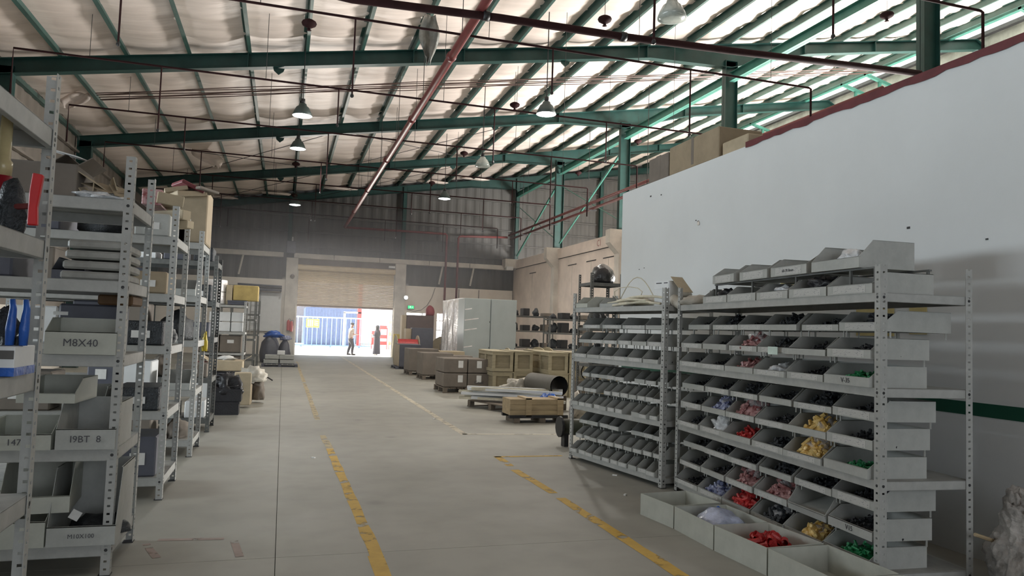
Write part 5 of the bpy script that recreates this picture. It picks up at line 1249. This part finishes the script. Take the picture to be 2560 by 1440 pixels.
for k, (a, b, y, z1, mm, lab) in enumerate(((on_y(1030, 850, 31).x, on_y(1083, 850, 31).x, 31.0, 1.55, SLATE, 'tall slate panel crate behind the red cable reel'), (on_y(1014, 850, 31.2).x, on_y(1028, 850, 31.2).x, 31.2, 1.50, CARD2, 'pale tall board strip left of the slate panel crate'),
                                         (on_y(1017, 820, 33.2).x, on_y(1084, 820, 33.2).x, 33.2, 2.12, mat('brown_cabinet', (.10, .07, .065), .6), 'dark brown cabinet behind the slate panel crate'), (on_y(1004, 830, 33.3).x, on_y(1015, 830, 33.3).x, 33.3, 2.1, CARD2, 'pale upright board left of the dark brown cabinet'))):
    carton('panel_crate', lab, a, b, y, y+.5, .0, z1, mm, cat='crate')
bag('red_ball', 'dark red round float on top of the dark brown cabinet', 'float', (on_y(1074, 800, 33.5).x, 33.5, 2.12), .42, .5, .48, mat('dark_red_cover', (.22, .03, .04), .6), 3, .06)
t = thing('drum', 'dark rusty drum beside the dark brown cabinet', 'drum', (6.95, 32.3, 0))
MB().lathe([(.001, 0), (.29, 0), (.30, .02), (.285, .3), (.3, .32), (.285, .6), (.30, .86), (.001, .87)], 20).build('shell', CARD_D, t, smooth=True)
bag('red_bag', 'red bundle resting on the rusty drum', 'bag', (6.95, 32.3, .87), .4, .4, .35, mat('washed_red', (.6, .15, .12), .6), 8, .2)
o = MB().box(-.16, -.02, 0, .16, .02, 1.2).build('yellow_guard', YPOST, None, loc=(5.62, 38.35, 0)); tag(o, 'yellow guard board at the right door pillar', 'guard')
# exit sign, floodlight, camera
t = thing('exit_sign', 'green lit running-man exit sign right of the shutter', 'sign', on_y(1027, 768, 38.6))
bevel(MB().box(-.17, -.03, -.09, .17, .04, .09).build('housing', STEEL_D, t), .01); MB().box(-.155, -.034, -.075, .155, -.03, .075).build('face', EXITG, t)
pm = MB(); pm.cbox((-.03, -.037, .045), (.022, .002, .022)).cbox((-.03, -.037, .012), (.022, .002, .045), 0, 0, .3).cbox((-.012, -.037, -.022), (.045, .002, .012), 0, 0, .5).cbox((-.05, -.037, -.02), (.045, .002, .012), 0, 0, -.7).cbox((-.05, -.037, .02), (.035, .002, .01), 0, 0, -.5)
pm.build('running_figure', EXITW, t); MB().cbox((.06, -.037, 0), (.05, .002, .012)).prism([(.085, -.02), (.11, 0), (.085, .02)], 'y', -.038, -.036).build('arrow', EXITW, t)
t = thing('floodlight', 'round lit floodlight on the right door pillar', 'lamp', on_y(1015, 744, 38.2))
MB().lathe([(.001, 0), (.10, 0), (.11, .03), (.11, .08), (.05, .14), (.001, .15)], 16, m=Matrix.Rotation(-PI/2-.25, 4, 'X')).build('housing', DARK, t)
MB().lathe([(.001, -.004), (.10, -.002), (.10, .0)], 16, m=Matrix.Rotation(-PI/2-.25, 4, 'X')).build('lens', GLOW, t); MB().tube([(0, .1, 0), (.08, .35, .08)], .02, 6).build('bracket', DARK, t)
t = thing('wall_camera', 'small white camera under the ledge beam right of shutter', 'camera', on_y(982, 668, 38.1))
MB().box(-.2, -.06, -.05, .12, .06, .05).build('housing', WHITE, t); MB().box(-.01, .04, -.02, .03, .5, .02).build('arm', STEEL, t)
t = thing('wall_camera', 'small pale box under corner corbel on back wall', 'box', on_y(1273, 671, 38.2)); MB().box(-.18, -.1, -.1, .2, .2, .1).build('housing', WHITE, t)
# dark shelves along the right wall
def dark_shelf(label, x, y, W, H, lv): return rack(label, (x, y), 0.0, W, .6, H, lv, STEEL_D if 'dark' in label else STEEL, False, bh=.05)
dark_shelf('dark steel shelf right of the grey cabinets, crowded with castings', 8.0, 26.0, 1.65, 2.25, [.45, .95, 1.55, 2.1])
dark_shelf('second dark steel shelf nearer the partition end', 8.1, 22.2, 1.5, 2.0, [.45, 1.0, 1.5, 1.95])
nn_ = 0
for (x, y, W, lv, nm) in ((8.0, 26.0, 1.65, [.45, .95, 1.55, 2.1], 'shelf right of the cabinets'), (8.1, 22.2, 1.5, [.45, 1.0, 1.5, 1.95], 'shelf nearer the partition')):
    for si, z in enumerate(lv):
        for j in range(4):
            r5 = random.Random(nn_); nn_ += 1; w_ = r5.uniform(.2, .36); h = r5.uniform(.12, .34)
            lab = f'dark casting, {ORD[j]} from left, {["lowest", "second", "third", "top"][si]} level of the {nm}'
            if j % 2: carton('dark_box', lab.replace('casting', 'box'), x+.08+j*W/4.1, x+.08+j*W/4.1+w_, y+.08, y+.5, z+.03, z+.03+h, DARK if j == 1 else CARD_D)
            else: bag('casting', lab, 'casting', (x+.22+j*W/4.1, y+.3, z+.03), w_, .4, h, DKC, nn_, .35)

# ================================================================== PEOPLE
def skin_body(name, pts, edges, m, parent, sub=1, root=0):
    me = bpy.data.meshes.new(name); me.from_pydata([p[0] for p in pts], edges, []); me.materials.append(m)
    o = link(name, me, parent); o.modifiers.new('Skin', 'SKIN'); 
    for i, p in enumerate(pts):
        r = p[1] if isinstance(p[1], tuple) else (p[1], p[1])
        me.skin_vertices[0].data[i].radius = r; me.skin_vertices[0].data[i].use_root = (i == root)
    s_ = o.modifiers.new('Subsurf', 'SUBSURF'); s_.levels = sub; s_.render_levels = sub
    dg = bpy.context.evaluated_depsgraph_get(); dg.update()
    nm = bpy.data.meshes.new_from_object(o.evaluated_get(dg)); o.modifiers.clear(); o.data = nm
    nm.polygons.foreach_set('use_smooth', [True]*len(nm.polygons)); nm.materials.clear(); nm.materials.append(m)
    return o
def person(label, loc, rz, hip, knL, ftL, knR, ftR, shL, shR, elL, elR, wrL, wrR, neck, head, shirt, legsm, headm, robe=False):
    t = thing('person', label, 'person', loc, rz)
    V = Vector
    P = [(V((0, 0, hip)), .095), (V((0, 0, hip+.16)), .095), (V(neck)-V((0, 0, .20)), (.115, .09)), (V(neck)-V((0, 0, .06)), .07), (V(neck), .052), (V(head)-V((-.02, 0, .07)), .062), (V(head), .088), (V(head)+V((-.01, 0, .08)), .07)]
    E = [(i, i+1) for i in range(7)]
    def chain(start, pts):
        a = start
        for p, r in pts: P.append((V(p), r)); E.append((a, len(P)-1)); a = len(P)-1
        return a
    for kn, ft, sy in ((knL, ftL, 1), (knR, ftR, -1)):
        kn, ft = V(kn), V(ft)
        chain(0, [((0, sy*.085, hip-.06), .085), (kn, .055), ((kn+ft)/2+V((-.02, 0, .02)), .052), (ft+V((0, 0, .09)), .038), (ft+V((.06, 0, .04)), .035), (ft+V((.15, 0, .03)), .028)])
    hands = []
    for sh, el, wr in ((shL, elL, wrL), (shR, elR, wrR)):
        sh, el, wr = V(sh), V(el), V(wr); d = (wr-el).normalized(); side = d.cross(V((0, 0, 1))).normalized()
        h = chain(2, [(sh, .058), (el, .042), (wr, .028), (wr+d*.06, (.036, .018))])
        for q, (l, off) in enumerate(((.070, -.028), (.080, -.010), (.075, .009), (.060, .027))):
            b = wr+d*.085+side*off; chain(h, [(b, .010), (b+d*l*.5+V((0, 0, .008)), .009), (b+d*l*.8+V((0, 0, -.015)), .008)])
        b = wr+d*.03+side*.035; chain(h, [(b+side*.02, .011), (b+side*.03+d*.035, .010)])
        hands.append(wr+d*.12)
    hd = V(head); P.append((hd+V((.095, 0, -.005)), .016)); E.append((6, len(P)-1))   # nose
    for sy in (-1, 1): P.append((hd+V((-.005, sy*.088, -.005)), .018)); E.append((6, len(P)-1))
    skin_body('body', P, E, SKIN, t, 1)
    for sy in (-1, 1): MB().lathe([(.001, .011), (.009, .006), (.011, 0), (.001, -.002)], 8, hd+V((.083, sy*.03, .012)), Matrix.Rotation(PI/2, 4, 'Y')).build('eye', INK, t)
    MB().cbox(hd+V((.084, 0, -.05)), (.012, .045, .010)).build('mouth', mat('lips', (.25, .08, .07), .6), t)
    # shirt or upper garment
    n = V(neck)
    S = [(V((0, 0, hip-.06)), (.175, .15)), (V((0, 0, hip+.08)), (.165, .14)), (V((0, 0, hip+.22)), (.165, .14)), (n-V((0, 0, .20)), (.175, .14)), (n-V((0, 0, .05)), .10)]
    SE = [(0, 1), (1, 2), (2, 3), (3, 4)]
    for sh, el, wr in ((shL, elL, wrL), (shR, elR, wrR)):
        sh, el, wr = V(sh), V(el), V(wr)
        S.append((sh, .085)); SE.append((3, len(S)-1)); S.append((sh+(el-sh)*.8, .072)); SE.append((len(S)-2, len(S)-1))
        if robe: S.append((el, .06)); SE.append((len(S)-2, len(S)-1)); S.append((wr-(wr-el)*.1, .05)); SE.append((len(S)-2, len(S)-1))
    skin_body('shirt' if not robe else 'robe_top', S, SE, shirt, t, 1)
    if not robe:
        T = [(V((0, 0, hip+.04)), (.155, .13)), (V((0, 0, hip-.07)), (.15, .13))]; TE = [(0, 1)]
        for kn, ft, sy in ((knL, ftL, 1), (knR, ftR, -1)):
            kn, ft = V(kn), V(ft)
            T.append((V((0, sy*.085, hip-.16)), .115)); TE.append((1, len(T)-1)); T.append((kn, .088)); TE.append((len(T)-2, len(T)-1)); T.append(((kn+ft)/2+V((-.02, 0, .02)), .08)); TE.append((len(T)-2, len(T)-1)); T.append((ft+V((0, 0, .07)), .062)); TE.append((len(T)-2, len(T)-1))
        skin_body('trousers', T, TE, legsm, t, 1)
        MB().lathe([(.100, -.0), (.104, .02), (.095, .07), (.06, .105), (.001, .115)], 14, hd+V((-.01, 0, .025))).build('cap', headm, t, smooth=True)
        MB().cbox(hd+V((.13, 0, .035)), (.10, .13, .010), 0, 0, .12).build('cap_peak', headm, t)
    else:
        vv = []; ff = []; nr = 12; ns = 20
        for j in range(nr+1):
            z = .06+(hip+.12-.06)*j/nr
            for i in range(ns):
                a = 2*PI*i/ns; r = .17+.045*(1-j/nr)+.012*math.sin(a*5+j*.3)*(1-j/nr); vv.append((r*math.cos(a)*.95, r*math.sin(a), z))
            if j:
                for i in range(ns): ff.append(((j-1)*ns+i, (j-1)*ns+(i+1) % ns, j*ns+(i+1) % ns, j*ns+i))
        MB().add(vv, ff).build('long_robe', legsm, t, smooth=True)
        MB().lathe([(.001, .135), (.05, .128), (.09, .095), (.108, .03), (.105, -.05), (.10, -.12), (.125, -.19), (.17, -.26), (.185, -.36), (.17, -.50), (.16, -.52)], 18, hd+V((-.035, 0, 0))).build('headscarf', headm, t, smooth=True)
    for ft, sy in ((ftL, 1), (ftR, -1)):
        ft = V(ft); s_ = MB(); s_.lathe([(.001, 0), (.047, .0), (.052, .02), (.048, .06), (.035, .10), (.001, .10)], 10, (ft.x, ft.y, ft.z))
        s_.tube([(ft.x, ft.y, ft.z+.042), (ft.x+.10, ft.y, ft.z+.036), (ft.x+.19, ft.y, ft.z+.028)], [.045, .042, .024], 10).build('shoe', headm if not robe else WHITE, t, smooth=True)
    return t, hands
mp = on_z(866, 888); mp = Vector((3.48, 40.3, 0))
t, hands = person('man in cream shirt, dark trousers and peaked cap looking at his phone', (mp.x, mp.y, 0), 0.25, .90, (.03, .12, .50), (-.10, .13, 0), (.10, -.12, .49), (.06, -.13, 0),
      (.02, .19, 1.36), (.03, -.19, 1.36), (.02, .25, 1.08), (.06, -.24, 1.08), (.26, .10, 1.10), (.30, -.08, 1.10), (.03, 0, 1.46), (.06, 0, 1.59), CLOTH_W, CLOTH_N, HAIR)
MB().cbox((.37, .01, 1.14), (.012, .07, .14), 0, 0, .9).build('phone', DARK, t)
t, hands = person('woman in long dark robe and headscarf standing in the doorway sun', (4.95, 41.0, 0), PI-.5, .84, (.03, .09, .45), (0, .09, 0), (.04, -.09, .45), (.03, -.09, 0),
      (0, .16, 1.28), (.0, -.16, 1.28), (.03, .21, 1.02), (.05, -.20, 1.02), (.24, .05, 1.10), (.20, -.02, .98), (.01, 0, 1.37), (.03, 0, 1.50), CLOTH_B, CLOTH_B, HAIR, robe=True)

# ================================================================== OUTSIDE YARD
o = struct(MB().box(-60, YB+.1, -.2, 80, 140, -.005).build('ground', YARD))
t = thing('yard_gate', 'blue barred sliding gate across the yard outside the door', 'gate', (0.2, 54.0, 0))
for k in range(18): MB().box(.1+k*.33, -.03, .12, .15+k*.33, .03, 2.06).build('bar', GATE, t)
MB().box(0, -.04, 2.05, 6.0, .04, 2.14).build('rail', GATE, t); MB().box(0, -.04, .08, 6.0, .04, .16).build('rail', GATE, t)
for x in (1.0, 3.0, 5.0): MB().box(x, -.1, 0, x+.12, .1, .1).build('wheel_box', GATE, t)
o = tag(MB().box(-.45, -.01, -.30, .45, .01, .30).build('gate_notice', SIGNY, None, loc=(1.98, 53.93, 1.66)), 'lime green notice hung on the blue gate', 'sign')
for x, w_ in ((-.34, .10), (-.20, .10), (-.06, .10)): MB().box(x, -.016, -.22, x+w_*.7, -.011, .22).build('stroke', WHITE, o)
for z in (-.12, .0, .14): MB().cbox((.24, -.014, z), (.26, .004, .05), 0, 0, .2).build('stroke', WHITE, o)
t = thing('site_office', 'grey-brown building across the yard with a blue window', 'building', (-6, 66, 0))
MB().box(0, 0, 0, on_y(903, 800, 66).x+6, 4, 7).build('wall', FACADE, t); MB().box(7.9, -.05, 1.4, 9.1, 0, 3.3).build('window', CONTB, t)
t = thing('shipping_container', 'dark blue container standing behind the gate', 'container', (on_y(890, 800, 60).x-3.9, 60.0, 0))
MB().box(0, 0, 0, 3.9, 5, 2.9).build('body', CONTB, t); mbx = MB()
for k in range(16): mbx.box(.08+k*.24, -.04, .1, .18+k*.24, 0, 2.8)
mbx.build('corrugation', CONTB, t)
t = thing('red_gantry', 'red steel frame beside the container, white cross bar', 'frame', (on_y(896, 800, 56.5).x-.4, 56.5, 0))
MB().box(0.35, 0, 0, .62, .3, 5.0).build('post', mat('bright_red_post', (.6, .05, .05), .5), t); MB().box(-.7, 0, 0, -.55, .1, 2.55).box(-.7, 0, 2.5, .6, .1, 2.62).build('pipe_frame', WHITE, t)

for k, (x, h, m) in enumerate(((6.55, 1.5, RED), (7.2, 1.9, WOOD2), (7.75, 1.9, WOOD2), (6.0, 1.1, RED))):
    t = thing('stacked_frame', ['red stack seen behind the woman', 'pale orange rack in the yard, left one', 'pale orange rack in the yard, right one', 'low red stack left of the woman'][k], 'rack', (x, 52.5, 0))
    for dx in (-.052, .452): MB().box(dx, 0, 0, dx+.05, .05, h).build('post', m, t)
    for z in (.3, h*.5, h-.1): MB().box(0, 0, z, .45, .4, z+.25).build('load', m, t)
